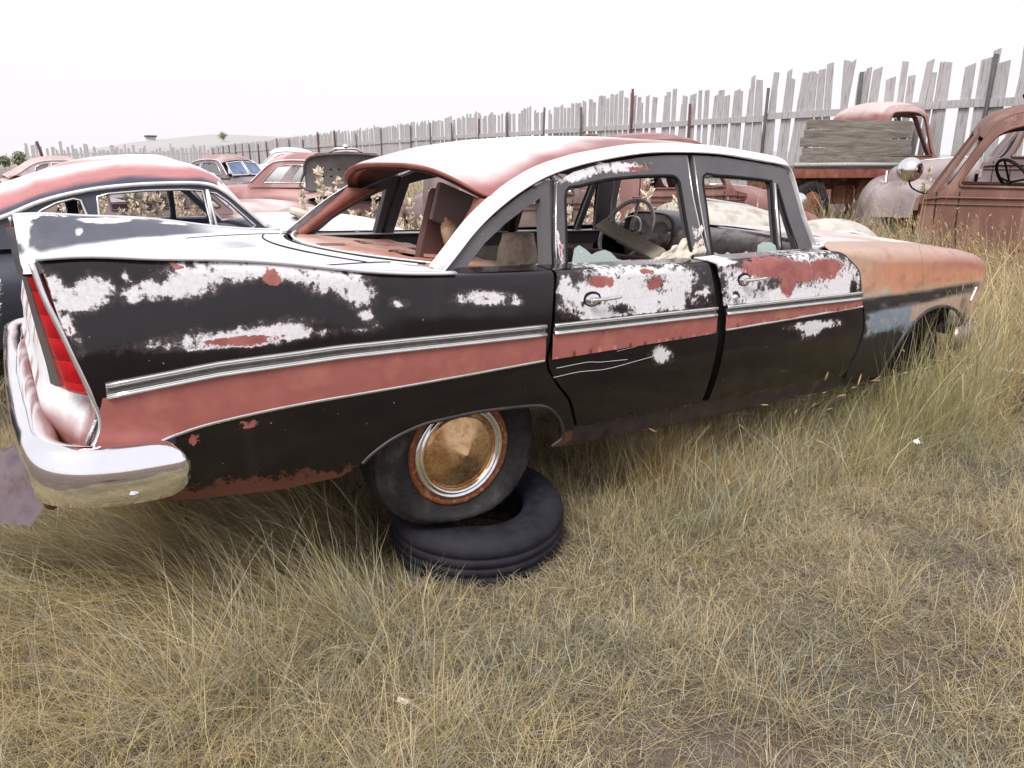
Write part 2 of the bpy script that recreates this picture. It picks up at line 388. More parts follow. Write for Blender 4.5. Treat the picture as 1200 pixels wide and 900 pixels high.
SEAM_A = [(1.985, .985), (2.06, .955), (2.119, .921), (2.18, .885), (2.211, .847), (2.243, .736), (2.290, .6), (2.296, .502), (2.272, .345)]
def hoff(pts, d): return [(x+d, z) for x, z in pts]
def rose_band(name, x0, x1, par, sg, l0=None, l1=None):
    """painted stripe standing a hair proud of the panel"""
    xs = np.linspace(x0, x1, 40)
    top = [(x, bandt(x)-.016) for x in xs]; bot = [(x, lowl(x)) for x in xs[::-1]]
    if l0: bot = [p for p in bot if p[0] > l0[0][0]]+l0
    F = flank(sg)
    return sheet(name, top+bot, lambda x, z: (F(x, z)[0], F(x, z)[1]+sg*.0055, z), M['band'], par, res=.02, thick=0)
def ribbed(name, x0, x1, par, sg, zf, h, n=26):
    F = flank(sg); rows = []
    prof = [(-.5, -.001), (-.5, .010), (-.38, .013), (-.28, .010), (-.24, .003), (-.05, .003), (0, .006), (.05, .003), (.24, .003), (.28, .010), (.38, .013), (.5, .010), (.5, -.001)]
    for x in np.linspace(x0, x1, n):
        rows.append([(x, F(x, zf(x)+a*h)[1]+sg*b, zf(x)+a*h) for a, b in prof])
    g = grid(name, rows, M['groove'], par, sharp=35)
    for a0, wd in ((.40, .0050), (.27, .0030), (-.38, .0055), (-.24, .003)):
        tube('chrome_rib', [(x, F(x, zf(x)+a0*h)[1]+sg*.011, zf(x)+a0*h) for x in np.linspace(x0, x1, n)], wd, M['trim'], g, n=6)
    return g
def thin_trim(name, pts, par, sg, w=.013, h=.007, mat=None):
    F = flank(sg); rows = []
    for i, (x, z) in enumerate(pts):
        a = np.array(pts[max(i-1, 0)]); b = np.array(pts[min(i+1, len(pts)-1)]); t = (b-a)/np.linalg.norm(b-a); nx, nz = -t[1], t[0]
        rows.append([(x+nx*w*s, F(x+nx*w*s, z+nz*w*s)[1]+sg*o, z+nz*w*s) for s, o in ((-.5, -.001), (-.4, h*.7), (0, h), (.4, h*.7), (.5, -.001))])
    return grid(name, rows, mat or M['trim'], par)
fender_cols = None
def fender_col(co):
    x, z = co.x, co.z
    n = noise.fractal(Vector((x*3, z*6, 1.3)), .8, 2, 5); n2 = noise.fractal(Vector((x*1.2, z*3, 7)), .8, 2, 4)
    bt = interp(x, [(2.245, .727), (3.572, .752)]); bb = interp(x, [(2.262, .645), (3.568, .700)])
    tan = Vector((.47, .33, .24)); org = Vector((.49, .22, .12)); blue = Vector((.20, .25, .31)); blk = Vector((.012, .010, .011)); red = Vector((.33, .11, .09)); grey = Vector((.38, .36, .31))
    h = max(0, (z-bt)/(T0(x)-bt+.01))
    up = grey.lerp(org, sm(.02, .30, h+.12*n)) if x < 2.5 else tan.lerp(org, sm(-.1, .25, h+.2*n2))
    up = up.lerp(red, sm(.35, .62, h+.15*n)*sm(2.7, 3.3, x)*.75)
    up = up.lerp(Vector((.42, .29, .24)), sm(.55, .9, h+.1*n)*.9)
    if x < 2.5: up = up.lerp(tan, (1-sm(2.2, 2.5, x))*.6)
    up = up.lerp(Vector((.20, .12, .09)), .35*sm(.25, .6, noise.fractal(Vector((x*9, z*16, 5)), .9, 2, 5)))
    band = blk.lerp(Vector((.10, .08, .075)), sm(.05, .6, noise.fractal(Vector((x*5, z*22, 3)), .9, 2, 5)))
    n3 = noise.fractal(Vector((x*22, z*26, 9)), .8, 2, 4)
    lo = blue.lerp(tan, sm(2.84, 2.98, x+.28*n+.10*n3)*.9).lerp(grey, .5*sm(.2, .35, n3))
    if x > 3.3: lo = lo.lerp(blk, sm(.1, .4, n2+.25)*.6).lerp(tan, sm(3.4, 3.5, x))
    lo = lo.lerp(blk, 1-sm(.53, .59, z+.07*n+.045*n3+.04*sm(2.4, 2.6, x)))
    if x < 2.45: lo = lo.lerp(blk, 1-sm(2.31, 2.37, x+.06*n+.05*n3+(z-.6)*.25))
    e = .011
    band = band.lerp(up, sm(3.48, 3.56, x))
    c = lo.lerp(band, sm(bb-e, bb+e, z+.006*n)); return c.lerp(up, sm(bt-e, bt+e, z+.004*n))

def side_set(sg):
    """all panels of one side; sg=-1 is the side facing the photographer"""
    near = sg < 0; F = flank(sg); inw = (0, -sg, 0); r = .02 if near else .05
    # rear quarter
    xs = np.linspace(-1.262, .295, 50)
    top = [(x, topv(x, .012 if x < -.12 else .012+.10*sm(-.12, -.02, x))) for x in xs]
    ol = top+hoff(SEAM_R, -.006)+[(.45, .27), (.39, .25)]+smooth_line(ARCH_R[1:], 3)[0:]+[(-.514, .313), (-.697, .308), (-.943, .33), (-1.12, .36), (-1.19, .41), (-1.2, .47), (-1.192, .544), (-1.164, .608), (-1.182, .697), (-1.225, .848)]
    q = sheet('rear_quarter_panel', ol, F, M['black'], sed, res=r, inward=inw, mask=masker(WHITE_Q, RED_Q, (), True), sharp=50)
    rose_band('painted_stripe', -1.160, .252, q, sg, l0=[(-1.185, .530), (-1.19, .55), (-1.168, .60), (-1.17, .64)])
    ribbed('ribbed_moulding', -1.150, .250, q, sg, lambda x: bandt(x), .042)
    thin_trim('lower_moulding', smooth_line([(-1.03, .536), (-.99, .549), (-.894, .569), (-.703, .588), (-.52, .597), (-.227, .606), (.25, .626)], 5), q, sg)
    thin_trim('wheel_lip', smooth_line(ARCH_R[1:], 4), q, sg, .014, .007, M['jamb'])
    # fin tip trim: along the top and down the trailing edge
    pth = [(x, sg*(W(x, T0(x))-.018), T0(x)+.004) for x in np.linspace(-.10, -1.262, 30)]
    tube('fin_top_trim', pth, .016, M['ivory_gloss'], q, n=8, sx=1.25, sy=.45)
    edge = smooth_line([(-1.268, 1.02), (-1.25, .93), (-1.225, .848), (-1.182, .697), (-1.164, .62), (-1.172, .57), (-1.195, .53)], 5)
    tube('fin_edge_trim', [(x-.004, sg*(W(x, z)-.006), z) for x, z in edge], .008, M['trim'], q, n=6, up=(0, 1, 0))
    # rear door
    bl = [(x+.008, z) for x, z in SEAM_R][::-1]
    ol = [(x, topv(x, .105)) for x in np.linspace(.312, 1.108, 28)]+smooth_line(hoff(SEAM_B, -.008), 4)+[(1.165, .315), (.47, .322)]+smooth_line(bl, 4)
    d = sheet('rear_door', ol, F, M['black'], sed, res=r, inward=inw, mask=masker(WHITE_R, RED_R, HOLE_R, True), sharp=50)
    rose_band('painted_stripe', .283, 1.158, d, sg)
    ribbed('ribbed_moulding', .288, 1.150, d, sg, lambda x: bandt(x), .040)
    if not near: thin_trim('lower_moulding', [(.29, .628), (.7, .637), (1.155, .648)], d, sg)
    else: thin_trim('lower_moulding', [(.29, .628), (.7, .637), (1.155, .648)], d, sg, .004, .002, M['fade'])
    handle(d, .47, .832, sg); frame_rear(d, sg)
    if near:
        for sc in ([(.30, .555), (.42, .563), (.55, .558), (.70, .572), (.80, .582)], [(.31, .59), (.45, .597), (.52, .59), (.66, .585)], [(.60, .625), (.70, .633)]): thin_trim('paint_scratch', smooth_line(sc, 5), d, sg, .0022, .0004, M['fade'])
    # front door
    ol = [(x, topv(x, .105)) for x in np.linspace(1.155, 1.95, 28)]+smooth_line(hoff(SEAM_A, -.006), 4)+[(2.26, .315), (1.215, .315)]+smooth_line(hoff(SEAM_B, .038)[::-1], 4)
    d = sheet('front_door', ol, F, M['black'], sed, res=r, inward=inw, mask=masker(WHITE_F, RED_F, HOLE_F, True), sharp=50)
    rose_band('painted_stripe', 1.215, 2.245, d, sg)
    ribbed('ribbed_moulding', 1.215, 2.238, d, sg, lambda x: bandt(x), .040)
    thin_trim('lower_moulding', [(1.222, .656), (1.6, .667), (2.25, .688)], d, sg)
    handle(d, 1.33, .863, sg); frame_front(d, sg)
    bpy.data.objects.new
    lathe_o('key_lock', [(.0, .010), (.012, .010), (.016, .006), (.016, -.006)], M['trim'], d, 14, 'y', (1.27, sg*(W(1.27, .79)), .79)) if sg > 0 else lathe_o('key_lock', [(.0, -.010), (.012, -.010), (.016, -.006), (.016, .006)], M['trim'], d, 14, 'y', (1.27, -W(1.27, .79), .79))
    # front fender
    arch = [(3.434, .46), (3.38, .52), (3.286, .578), (3.2, .612), (3.07, .633), (2.942, .625), (2.86, .60), (2.783, .555), (2.72, .50), (2.686, .44), (2.65, .344), (2.64, .26)]
    ol = [(x, topv(x, W(x, .9)-Rr(x)-.655)) for x in np.linspace(2.34, 3.45, 30)]+[(3.52, topv(3.52, .02)), (3.60, topv(3.60, 0)-.01), (3.69, topv(3.69, 0)-.03), (3.735, .85), (3.735, .825), (3.69, .77), (3.625, .69), (3.55, .6), (3.465, .50), (3.44, .46)]+smooth_line(arch, 3)+[(2.30, .28)]+smooth_line(hoff(SEAM_A, .006)[::-1], 4)+[(2.10, topv(2.1, .10)), (2.22, topv(2.22, .17))]
    # drop the seam points above the shoulder (they fold over)
    f = sheet('front_fender', ol, F, M['col'], sed, res=(.012 if near else .05), inward=inw, col=fender_col, sharp=50)
    thin_trim('wheel_lip', smooth_line(arch, 4), f, sg, .020, .012, M['jamb'])
    thin_trim('nose_trim', [(3.43, .64), (3.46, .68), (3.485, .715)], f, sg, .012, .006)
    # rocker and dark inner jambs
    sheet('rocker_panel', [(.45, .318), (2.3, .312), (2.62, .30), (2.6, .22), (.42, .23), (.40, .26)], lambda x, z: (x, sg*(W(x, z)-.028), z), M['jamb'], sed, res=.06, inward=inw)
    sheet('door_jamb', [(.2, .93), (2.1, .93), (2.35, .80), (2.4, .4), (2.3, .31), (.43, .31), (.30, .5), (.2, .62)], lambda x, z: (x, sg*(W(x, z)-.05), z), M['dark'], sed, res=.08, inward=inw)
    # A pillar, C pillar, roof gutter
    drip = smooth_line([(-.085, .925), (-.01, .99), (.09, 1.075), (.202, 1.151), (.32, 1.215), (.44, 1.266), (.58, 1.306), (.71, 1.333), (.955, 1.372), (1.2, 1.388), (1.45, 1.391), (1.7, 1.376), (1.88, 1.362), (1.945, 1.348), (1.968, 1.30), (1.982, 1.24), (2.005, 1.13), (2.045, 1.02), (2.085, .94)], 4)
    rows = []
    for i, (x, z) in enumerate(drip):
        a = np.array(drip[max(i-1, 0)]); b = np.array(drip[min(i+1, len(drip)-1)]); t = (b-a)/np.linalg.norm(b-a); nx, nz = -t[1], t[0]
        h = .034 if x < 1.9 else .034-.016*sm(1.9, 2.0, x)
        row = []
        for s, o in ((0, -.02), (0, .012), (.12, .016), (.22, .010), (.35, .010), (.9, .006), (1.15, -.006), (1.2, -.03)):
            zz = z+nz*h*s; row.append((x+nx*h*s, sg*(G(z)+o-.02*s*sm(.9, 1.3, z)), zz))
        rows.append(row)
    grid('roof_gutter', rows, M['fade'], sed, sharp=40)

def handle(par, x, z, sg):
    y = sg*(W(x, z)); o = sg
    pl = lathe('x' and [(0, .004), (.022, .004), (.027, .001), (.028, -.002)], 20)
    rows = [[(p[0]*1.5+x, y+o*p[1], p[2]*.95+z) for p in r] for r in pl]
    g = grid('door_handle', rows, M['chrome'], par, closed=True)
    grid('handle_shadow', [[((p[0]-x)*1.16+x, y+o*.0035*(k < 2)-o*.002*(k >= 2), (p[2]-z)*1.2+z-.001) for p in r] for k, r in enumerate(rows)], M['dark'], g, closed=True)  # dark plate behind the handle imitates its shadow
    path = [(x-.018, y+o*.006, z+.002), (x-.012, y+o*.026, z+.003), (x+.02, y+o*.034, z+.004), (x+.07, y+o*.034, z+.006), (x+.115, y+o*.028, z+.008)]
    tube('grip', smooth_line(path, 5), .009, M['chrome'], g, n=8, sx=1.0, sy=.75)
    box('push_button', (x-.012, y+o*.022, z-.002), (.026, .02, .02), M['chrome'], g, bevel=.006)
RWIN = [(.475, .938), (.487, 1.0), (.505, 1.10), (.530, 1.215), (.60, 1.235), (.742, 1.262), (.86, 1.274), (.945, 1.281), (1.10, 1.288), (1.145, 1.283), (1.166, 1.262), (1.168, 1.222), (1.172, 1.015), (1.180, .938)]
def frame_mask(co):
    if co.y > 0: return (0, 0, 0)
    w = blobval(co.x, co.z, [(.62, 1.285, .16, .035, -.004, .022), (.85, 1.312, .16, .014, 0, .016), (.46, 1.02, .012, 0, .0, .10), (1.215, 1.02, .012, 0, 0, .08)], .6)
    r = blobval(co.x, co.z, [(.92, 1.306, .10, .008, 0, .012), (.462, 1.0, .010, 0, 0, .045)], .5)
    return (w, r, 0)
def frame_rear(d, sg):
    ol = [(.415, .925), (.425, 1.0), (.45, 1.12), (.478, 1.245), (.58, 1.288), (.72, 1.322), (.955, 1.358), (1.1, 1.372), (1.243, 1.379), (1.24, 1.2), (1.255, 1.05), (1.278, .925)]
    sheet('window_frame', ol, GS(sg), M['grey_frame'], d, holes=[RWIN], res=.025, thick=.03, inward=(0, -sg, 0), mask=frame_mask)
    tube('frame_edge_highlight', [(x, sg*(G(z)+.0015), z) for x, z in [(.424, .94), (.433, 1.0), (.457, 1.12), (.484, 1.24)]], .0028, M['trim'], d, n=5)  # thin bright tubes stand in for the highlight on the frame edges
    tube('frame_edge_highlight', [(x, sg*(G(z)+.0015), z) for x, z in [(1.238, 1.37), (1.236, 1.2), (1.25, 1.05), (1.272, .94)]], .003, M['trim'], d, n=5)
    tube('window_seal', [(x, sg*(G(z)-.004), z) for x, z in smooth_line(RWIN, 3)], .008, M['dark'], d, n=5, up=(0, 1, 0))
FWIN = [(1.303, .938), (1.306, 1.0), (1.315, 1.15), (1.325, 1.290), (1.42, 1.297), (1.60, 1.293), (1.79, 1.282), (1.80, 1.27), (1.779, 1.12), (1.757, .938)]
VENT = [(1.797, .94), (1.815, 1.10), (1.832, 1.255), (1.85, 1.245), (1.882, 1.10), (1.925, .94)]
def frame_front(d, sg):
    ol = [(1.298-.018, .925), (1.272, 1.05), (1.268, 1.2), (1.275, 1.380), (1.45, 1.381), (1.7, 1.366), (1.88, 1.352), (1.932, 1.337), (1.955, 1.29), (1.968, 1.24), (1.992, 1.12), (2.03, 1.01), (2.065, .93)]
    sheet('window_frame', ol, GS(sg), M['grey_frame'], d, holes=[FWIN, VENT], res=.025, thick=.03, inward=(0, -sg, 0))
    tube('vent_post', [(1.775+.0, sg*(G(.94)+.003), .945), (1.797, sg*(G(1.11)+.003), 1.11), (1.817, sg*(G(1.27)+.003), 1.272)], .0075, M['trim'], d, n=6)
    tube('frame_edge_highlight', [(x, sg*(G(z)+.0015), z) for x, z in [(1.290, .94), (1.277, 1.05), (1.273, 1.2), (1.28, 1.37)]], .0028, M['trim'], d, n=5)  # added bright line imitating an edge highlight
    tube('window_seal', [(x, sg*(G(z)-.004), z) for x, z in smooth_line(VENT+VENT[:1], 3)], .007, M['dark'], d, n=5, up=(0, 1, 0))
    tube('window_seal', [(x, sg*(G(z)-.004), z) for x, z in smooth_line(FWIN, 3)], .008, M['dark'], d, n=5, up=(0, 1, 0))
side_set(-1); side_set(1)
# quarter glass frames, pillars and their inner faces
for sg in (-1, 1):
    ol = [(-.075, .925), (.0, .992), (.1, 1.075), (.202, 1.138), (.32, 1.203), (.435, 1.252), (.468, 1.255), (.44, 1.12), (.415, 1.0), (.405, .925)]
    hole = [(.022, .945), (.12, 1.03), (.22, 1.095), (.33, 1.155), (.398, 1.187), (.385, 1.08), (.365, .945)]
    sheet('quarter_window_frame', ol, GS(sg, -.001), M['grey_frame'], sed, holes=[hole], res=.025, thick=.035, inward=(0, -sg, 0))
    tube('quarter_post', [(.405, sg*(G(.93)-.02), .93), (.43, sg*(G(1.09)-.02), 1.09), (.462, sg*(G(1.24)-.02), 1.245)], .02, M['jamb'], sed, n=6)
    tube('centre_pillar', [(1.245, sg*(G(.93)-.045), .93), (1.25, sg*(G(1.15)-.045), 1.15), (1.255, sg*(G(1.36)-.045), 1.37)], .028, M['jamb'], sed, n=8, sx=1.3, sy=.8)
    # rear pillar shell: wide under the roof, narrow at the deck
    rows = []
    for t in np.linspace(0, 1, 14):
        z = .93+.25*t; x0 = interp(z, [(.925, -.09), (.99, -.02), (1.075, .075), (1.151, .16), (1.2, .20)]); wd = .05+.10*t**2.2
        yo = G(z)-.022
        rows.append([(x0+.0, sg*(yo), z), (x0-.012, sg*(yo-.03), z+.0), (x0+.0, sg*(yo-.055-.06*t**2), z), (x0+wd*.6, sg*(yo-.06-.06*t**2), z-.005), (x0+wd, sg*(yo-.03), z-.01), (x0+wd, sg*yo, z-.01)])
    grid('rear_pillar', rows, M['rustred'], sed, closed=True)

# ---------------------------------------------------------------- roof
def roof_col(co):  # bright sky glare on the crown is put into the colour as pale tone
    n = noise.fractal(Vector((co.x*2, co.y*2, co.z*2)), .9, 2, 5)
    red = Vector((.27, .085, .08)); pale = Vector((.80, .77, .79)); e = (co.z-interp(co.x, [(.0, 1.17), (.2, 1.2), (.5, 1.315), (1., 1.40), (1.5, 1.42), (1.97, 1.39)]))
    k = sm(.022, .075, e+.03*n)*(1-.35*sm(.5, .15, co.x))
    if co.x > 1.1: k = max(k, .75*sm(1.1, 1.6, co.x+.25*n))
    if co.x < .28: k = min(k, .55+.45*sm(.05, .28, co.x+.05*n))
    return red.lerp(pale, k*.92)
def roof_pt(u, v):
    s = max(-1., min(1., v)); a = abs(s)
    xr = .085+.06*a**3+.07*a**8; xf = 1.985-.035*a**2
    x = xr+(xf-xr)*u
    zd = interp(x, [(.0, 1.10), (.202, 1.18), (.32, 1.236), (.44, 1.282), (.58, 1.325), (.71, 1.353), (.955, 1.392), (1.2, 1.408), (1.45, 1.411), (1.7, 1.40), (1.88, 1.384), (2., 1.368)])
    e = G(zd)-.012
    c = interp(x, [(.05, 1.285), (.12, 1.318), (.2, 1.343), (.35, 1.386), (.55, 1.421), (.8, 1.447), (1.1, 1.462), (1.5, 1.465), (1.8, 1.452), (2., 1.432)])
    return x, s*e, zd+(c-zd)*(1-a**(2.5+.9*sm(.6, .1, x)))
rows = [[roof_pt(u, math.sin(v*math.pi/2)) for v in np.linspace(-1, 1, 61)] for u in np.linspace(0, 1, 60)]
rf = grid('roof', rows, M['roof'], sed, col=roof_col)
rows2 = [[(p[0], p[1]*.985, p[2]-.028) for p in r] for r in rows[::3]]
grid('headliner', [[(p[0]+.01, p[1], p[2]) for p in r] for r in rows2], M['inner'], sed)
hd = [roof_pt(0, math.sin(v*math.pi/2)) for v in np.linspace(-1, 1, 61)]
grid('rear_header', [[(p[0], p[1], p[2]) for p in hd], [(p[0]-.006, p[1]*1.0, p[2]-.004) for p in hd], [(p[0]-.003, p[1]*.995, p[2]-.010) for p in hd], [(p[0]+.02, p[1]*.985, p[2]-.022) for p in hd], [(p[0]+.06, p[1]*.975, p[2]-.018) for p in hd]], M['rustred'], sed)
hf = [roof_pt(1, math.sin(v*math.pi/2)) for v in np.linspace(-1, 1, 61)]
grid('front_header', [hf, [(p[0]+.012, p[1], p[2]-.012) for p in hf], [(p[0]-.01, p[1]*.985, p[2]-.045) for p in hf], [(p[0]-.07, p[1]*.97, p[2]-.04) for p in hf]], M['fade'], sed)

# ---------------------------------------------------------------- trunk lid between the fins, window base, parcel shelf
ZCK = smooth_line([(-1.24, .845), (-1.15, .868), (-1., .895), (-.8, .921), (-.6, .940), (-.4, .950), (-.2, .953), (0, .945)], 4)
def zc(x): return interp(x, ZCK)
def deck(x, y):
    a = abs(y); w = W(x, T0(x))-.03; k = sm(.60, w-.01, a); t = T0(x)+.002
    return (x, y, zc(x)+.010*(1-(a/.7)**2 if a < .7 else 0)+(t-zc(x))*k**1.15)
def deck_col(co):
    n = noise.fractal(Vector((co.x*5, co.y*9, co.z*3)), .9, 2, 5); w = W(co.x, T0(co.x))-.03
    s = .60+.24*sm(-.75, -.25, co.x)
    h = (co.z-zc(co.x))/(T0(co.x)-zc(co.x)+.02)
    dark = Vector((.085, .09, .115)); pale = Vector((.66, .67, .72))
    k = sm(.12, .2, h+.04*n)*sm(-.38, -.60, co.x) if co.y > 0 else 0
    c = pale.lerp(dark, k)
    if k > 0 and co.y > 0:
        pv = max(sm(.80, .9, h+.25*n), blobval(co.x, h, [(-1.235, .5, .035, 0, 0, .6), (-1.03, .42, .022, 0, .005, .16), (-.93, .80, .12, 0, 0, .09), (-.62, .74, .09, .02, 0, .10), (-.50, .8, .06, .03, 0, .1)], .5)+n*.5)
        c = c.lerp(Vector((.75, .74, .76)), sm(.45, .6, pv))
    return c
xs = np.linspace(-1.262, -.10, 130); vs = np.sin(np.linspace(-1, 1, 141)*math.pi/2)
rows = [[deck(*(lambda xx: (xx, v*(W(xx, T0(xx))-.032)))(-1.262+(x+1.262)*(1.162-.20*max(0, 1-(v/.82)**2))/1.162)) for v in vs] for x in xs]
tl = grid('trunk_lid', rows, M['col'], sed, col=deck_col)
for sg in (-1, 1):   # lid seams
    tube('lid_seam', [(x, sg*(.60+.02*(x+1)), deck(x, .6)[2]+.001) for x in np.linspace(-.62, -.16, 14)], .0025, M['dark'], tl, n=5)
tube('lid_seam', [(-.22-.17*(1-(y/.72)**2), y, deck(-.3, y)[2]+.001) for y in np.linspace(-.6, .6, 20)], .0035, M['dark'], tl, n=5)
for k in range(3):
    tube('window_channel', [(-.125+.03*k-.19*(1-(y/.74)**2), y, .957+.002*k) for y in np.linspace(-.72, .72, 24)], .007, M['fade'] if k != 1 else M['dark'], sed, n=6, sy=.6)
def shelf(x, y): return (x, y, .945-.035*sm(-.15, .40, x)+.003*math.sin(y*30))
oval = lambda cx, cy, rx, ry, n=20: [(cx+rx*math.cos(2*math.pi*k/n), cy+ry*math.sin(2*math.pi*k/n)) for k in range(n)]
def shelf_col(co):
    n = noise.fractal(Vector((co.x*4, co.y*4, 0)), .9, 2, 4)
    return Vector((.46, .215, .15)).lerp(Vector((.66, .55, .52)), min(1, max(0, .8*sm(-.02, -.2, co.x)+.45*n+.1)))
sheet('parcel_shelf', [(-.10, -.72), (.40, -.69), (.44, 0), (.42, .70), (-.09, .73), (-.20, .4), (-.27, 0), (-.20, -.4)], shelf, M['col'], sed, res=.04, thick=.012, inward=(0, 0, -1),
      holes=[oval(.22, .44, .10, .17), oval(.16, -.16, .11, .20), [(.30, .10), (.38, .10), (.38, .24), (.30, .24)], [(-.16, .08), (-.02, .08), (-.02, .22), (-.16, .22)], [(-.08, -.56), (.09, -.56), (.09, -.42), (-.08, -.42)], [(.14, -.50), (.27, -.50), (.27, -.30), (.14, -.30)]], col=shelf_col)
sheet('shelf_hole_shade', [(-.18, -.70), (.38, -.67), (.42, 0), (.38, .68), (-.18, .71)], lambda x, y: (x, y, .885), M['dark'], sed, res=.15)  # dark sheet added below so the shelf holes look shaded
sheet('shoulder_filler', [(.30, -.86), (2.0, -.86), (2.0, -.74), (.3, -.72)], lambda x, y: (x, y, .938), M['black'], sed, res=.1)
sheet('shoulder_filler', [(-.14, .86), (2.0, .86), (2.0, .74), (-.1, .70)], lambda x, y: (x, y, .938), M['fade'], sed, res=.1)
# ---------------------------------------------------------------- cowl and hood
HZK = smooth_line([(2.02, 1.0), (2.2, 1.012), (2.5, 1.010), (3.0, .998), (3.4, .965), (3.62, .915)], 4)
def hoodz(x, y):
    zz = interp(x, HZK); e = T0(min(x, 3.6))+.012
    a = min(1, abs(y)/.655)
    return zz+(e-zz)*a**2.2
def hood_col(co):
    n = noise.fractal(Vector((co.x*3, co.y*3, 4)), .9, 2, 5)
    return Vector((.60, .54, .53)).lerp(Vector((.48, .35, .31)), sm(-.1, .6, n+(abs(co.y)-.4)*.6))
ol = [(2.36+.05*0, -.655), (3.45, -.648), (3.58, -.60), (3.62, 0), (3.58, .60), (3.45, .648), (2.36, .655), (2.30, .45), (2.27, 0), (2.30, -.45)]
sheet('hood', ol, lambda x, y: (x, y, hoodz(x, y)), M['col'], sed, res=.045, thick=.012, inward=(0, 0, -1), col=hood_col)
ol = [(2.33, -.70), (2.353, -.66), (2.29, -.45), (2.26, 0), (2.29, .45), (2.353, .66), (2.33, .70), (2.06, .80), (2.03, .76), (2.14, .5), (2.18, 0), (2.14, -.5), (2.03, -.76), (2.06, -.80)]
sheet('cowl', ol, lambda x, y: (x, y, .972+.03*(1-(y/.8)**2)), M['fade'], sed, res=.04, thick=.01, inward=(0, 0, -1))
for sg in (-1, 1):
    tube('windshield_channel', [(2.085-.0+.09*sm(0, .8, .8-abs(t)), t, .982+.03*(1-(t/.8)**2)) for t in np.linspace(sg*.78, sg*.05, 16)], .010, M['trim'], sed, n=6)
tube('wiper_arm', [(2.22, -.35, 1.012), (2.18, -.15, 1.022), (2.17, .02, 1.02)], .006, M['dark'], sed, n=5)
# front face: grille panel, bumper, hooded lamps
sheet('grille', [(-.78, .40), (.78, .40), (.80, .80), (.6, .89), (0, .905), (-.6, .89), (-.80, .80)], lambda y, z: (3.56-.03*abs(y), y, z), M['trim'], sed, res=.05, thick=.02,
      holes=[[(-.55, .50+.075*k), (.55, .50+.075*k), (.55, .54+.075*k), (-.55, .54+.075*k)] for k in range(4)])
for sg in (-1, 1):
    lathe_o('headlight', [(.0, .055), (.05, .05), (.085, .03), (.1, 0), (.11, 0), (.115, -.03)], M['pale'], sed, 24, 'x', (3.57, sg*.72, .77))
fb = smooth_line([(3.30, -.95, .42), (3.52, -.93, .43), (3.66, -.80, .44), (3.74, -.4, .45), (3.76, 0, .45), (3.74, .4, .45), (3.66, .80, .44), (3.52, .93, .43), (3.30, .95, .42)], 5)
grid('front_bumper', sweep_rows(fb, [(-.015, -.075), (.02, -.06), (.04, 0), (.02, .06), (-.015, .075), (-.03, 0)], (0, 0, 1)), M['grille_rust'], sed, closed=True, cap=True)

# ---------------------------------------------------------------- tail: lamps, rear panel, bumper
for sg in (-1, 1):
    tl_o = smooth_line([(-1.262, .985), (-1.24, .90), (-1.218, .82), (-1.195, .74), (-1.178, .685)], 5); rows = []
    for i, (x, z) in enumerate(tl_o):
        t = i/(len(tl_o)-1); wd = .020+.085*t**.8; y0 = W(x, z)-.012
        rows.append([(x+.006, sg*y0, z), (x-.014-.010*t, sg*(y0-wd*.12), z), (x-.022-.030*t, sg*(y0-wd*.5), z), (x-.024-.042*t, sg*(y0-wd*.95), z), (x-.01-.03*t, sg*(y0-wd), z)])
    rows.append([(p[0]+.01, p[1], p[2]-.006) for p in rows[-1]])
    g = grid('tail_light', rows, M['red_lens'], sed)
    rows = []
    for i, (x, z) in enumerate(tl_o):
        t = i/(len(tl_o)-1); wd = .020+.085*t**.8; y0 = W(x, z)-.012-wd
        rows.append([(x-.024-.042*t, sg*(y0+.003), z), (x-.030-.046*t, sg*(y0-.012), z), (x-.034-.052*t, sg*(y0-.05), z), (x+.03, sg*(y0-.06), z)])
    grid('tail_housing', rows, M['grey_frame'], sed)
def rp_col(co):
    n = noise.fractal(Vector((co.x*9, co.y*9, co.z*9)), .9, 2, 5)
    c = Vector((.72, .72, .75)).lerp(Vector((.27, .11, .10)), max(.9*sm(.16, .3, n), sm(.575, .545, co.z+.03*n)))
    return c
def rearp(y, z):
    a = abs(y); x = interp(z, [(.45, -1.215), (.55, -1.195), (.62, -1.168), (.7, -1.178), (.85, -1.225), (.95, -1.25)])
    x -= interp(z, [(.45, .05), (.6, .115), (.72, .095), (.85, .03), (.95, .0)])*sm(.905, .55, a)
    return (x, y, z)
yt = .885
ol = [(-.885, .46), (.885, .46), (.905, .56), (.90, .68), (.80, .70), (.775, .80), (.80, .88), (.74, .865), (.5, .835), (0, .835), (-.5, .835), (-.74, .865), (-.80, .88), (-.775, .80), (-.80, .70), (-.90, .68), (-.905, .56)]
sheet('rear_panel', ol, rearp, M['col'], sed, res=.04, thick=.006, inward=(1, 0, 0), col=rp_col)
for sg in (-1, 1):
    tube('panel_edge_trim', [(rearp(y, z)[0]-.006, sg*y, z) for y, z in smooth_line([(.905, .70), (.912, .62), (.895, .55), (.86, .52), (.78, .505)], 5)], .006, M['trim'], sed, n=6)
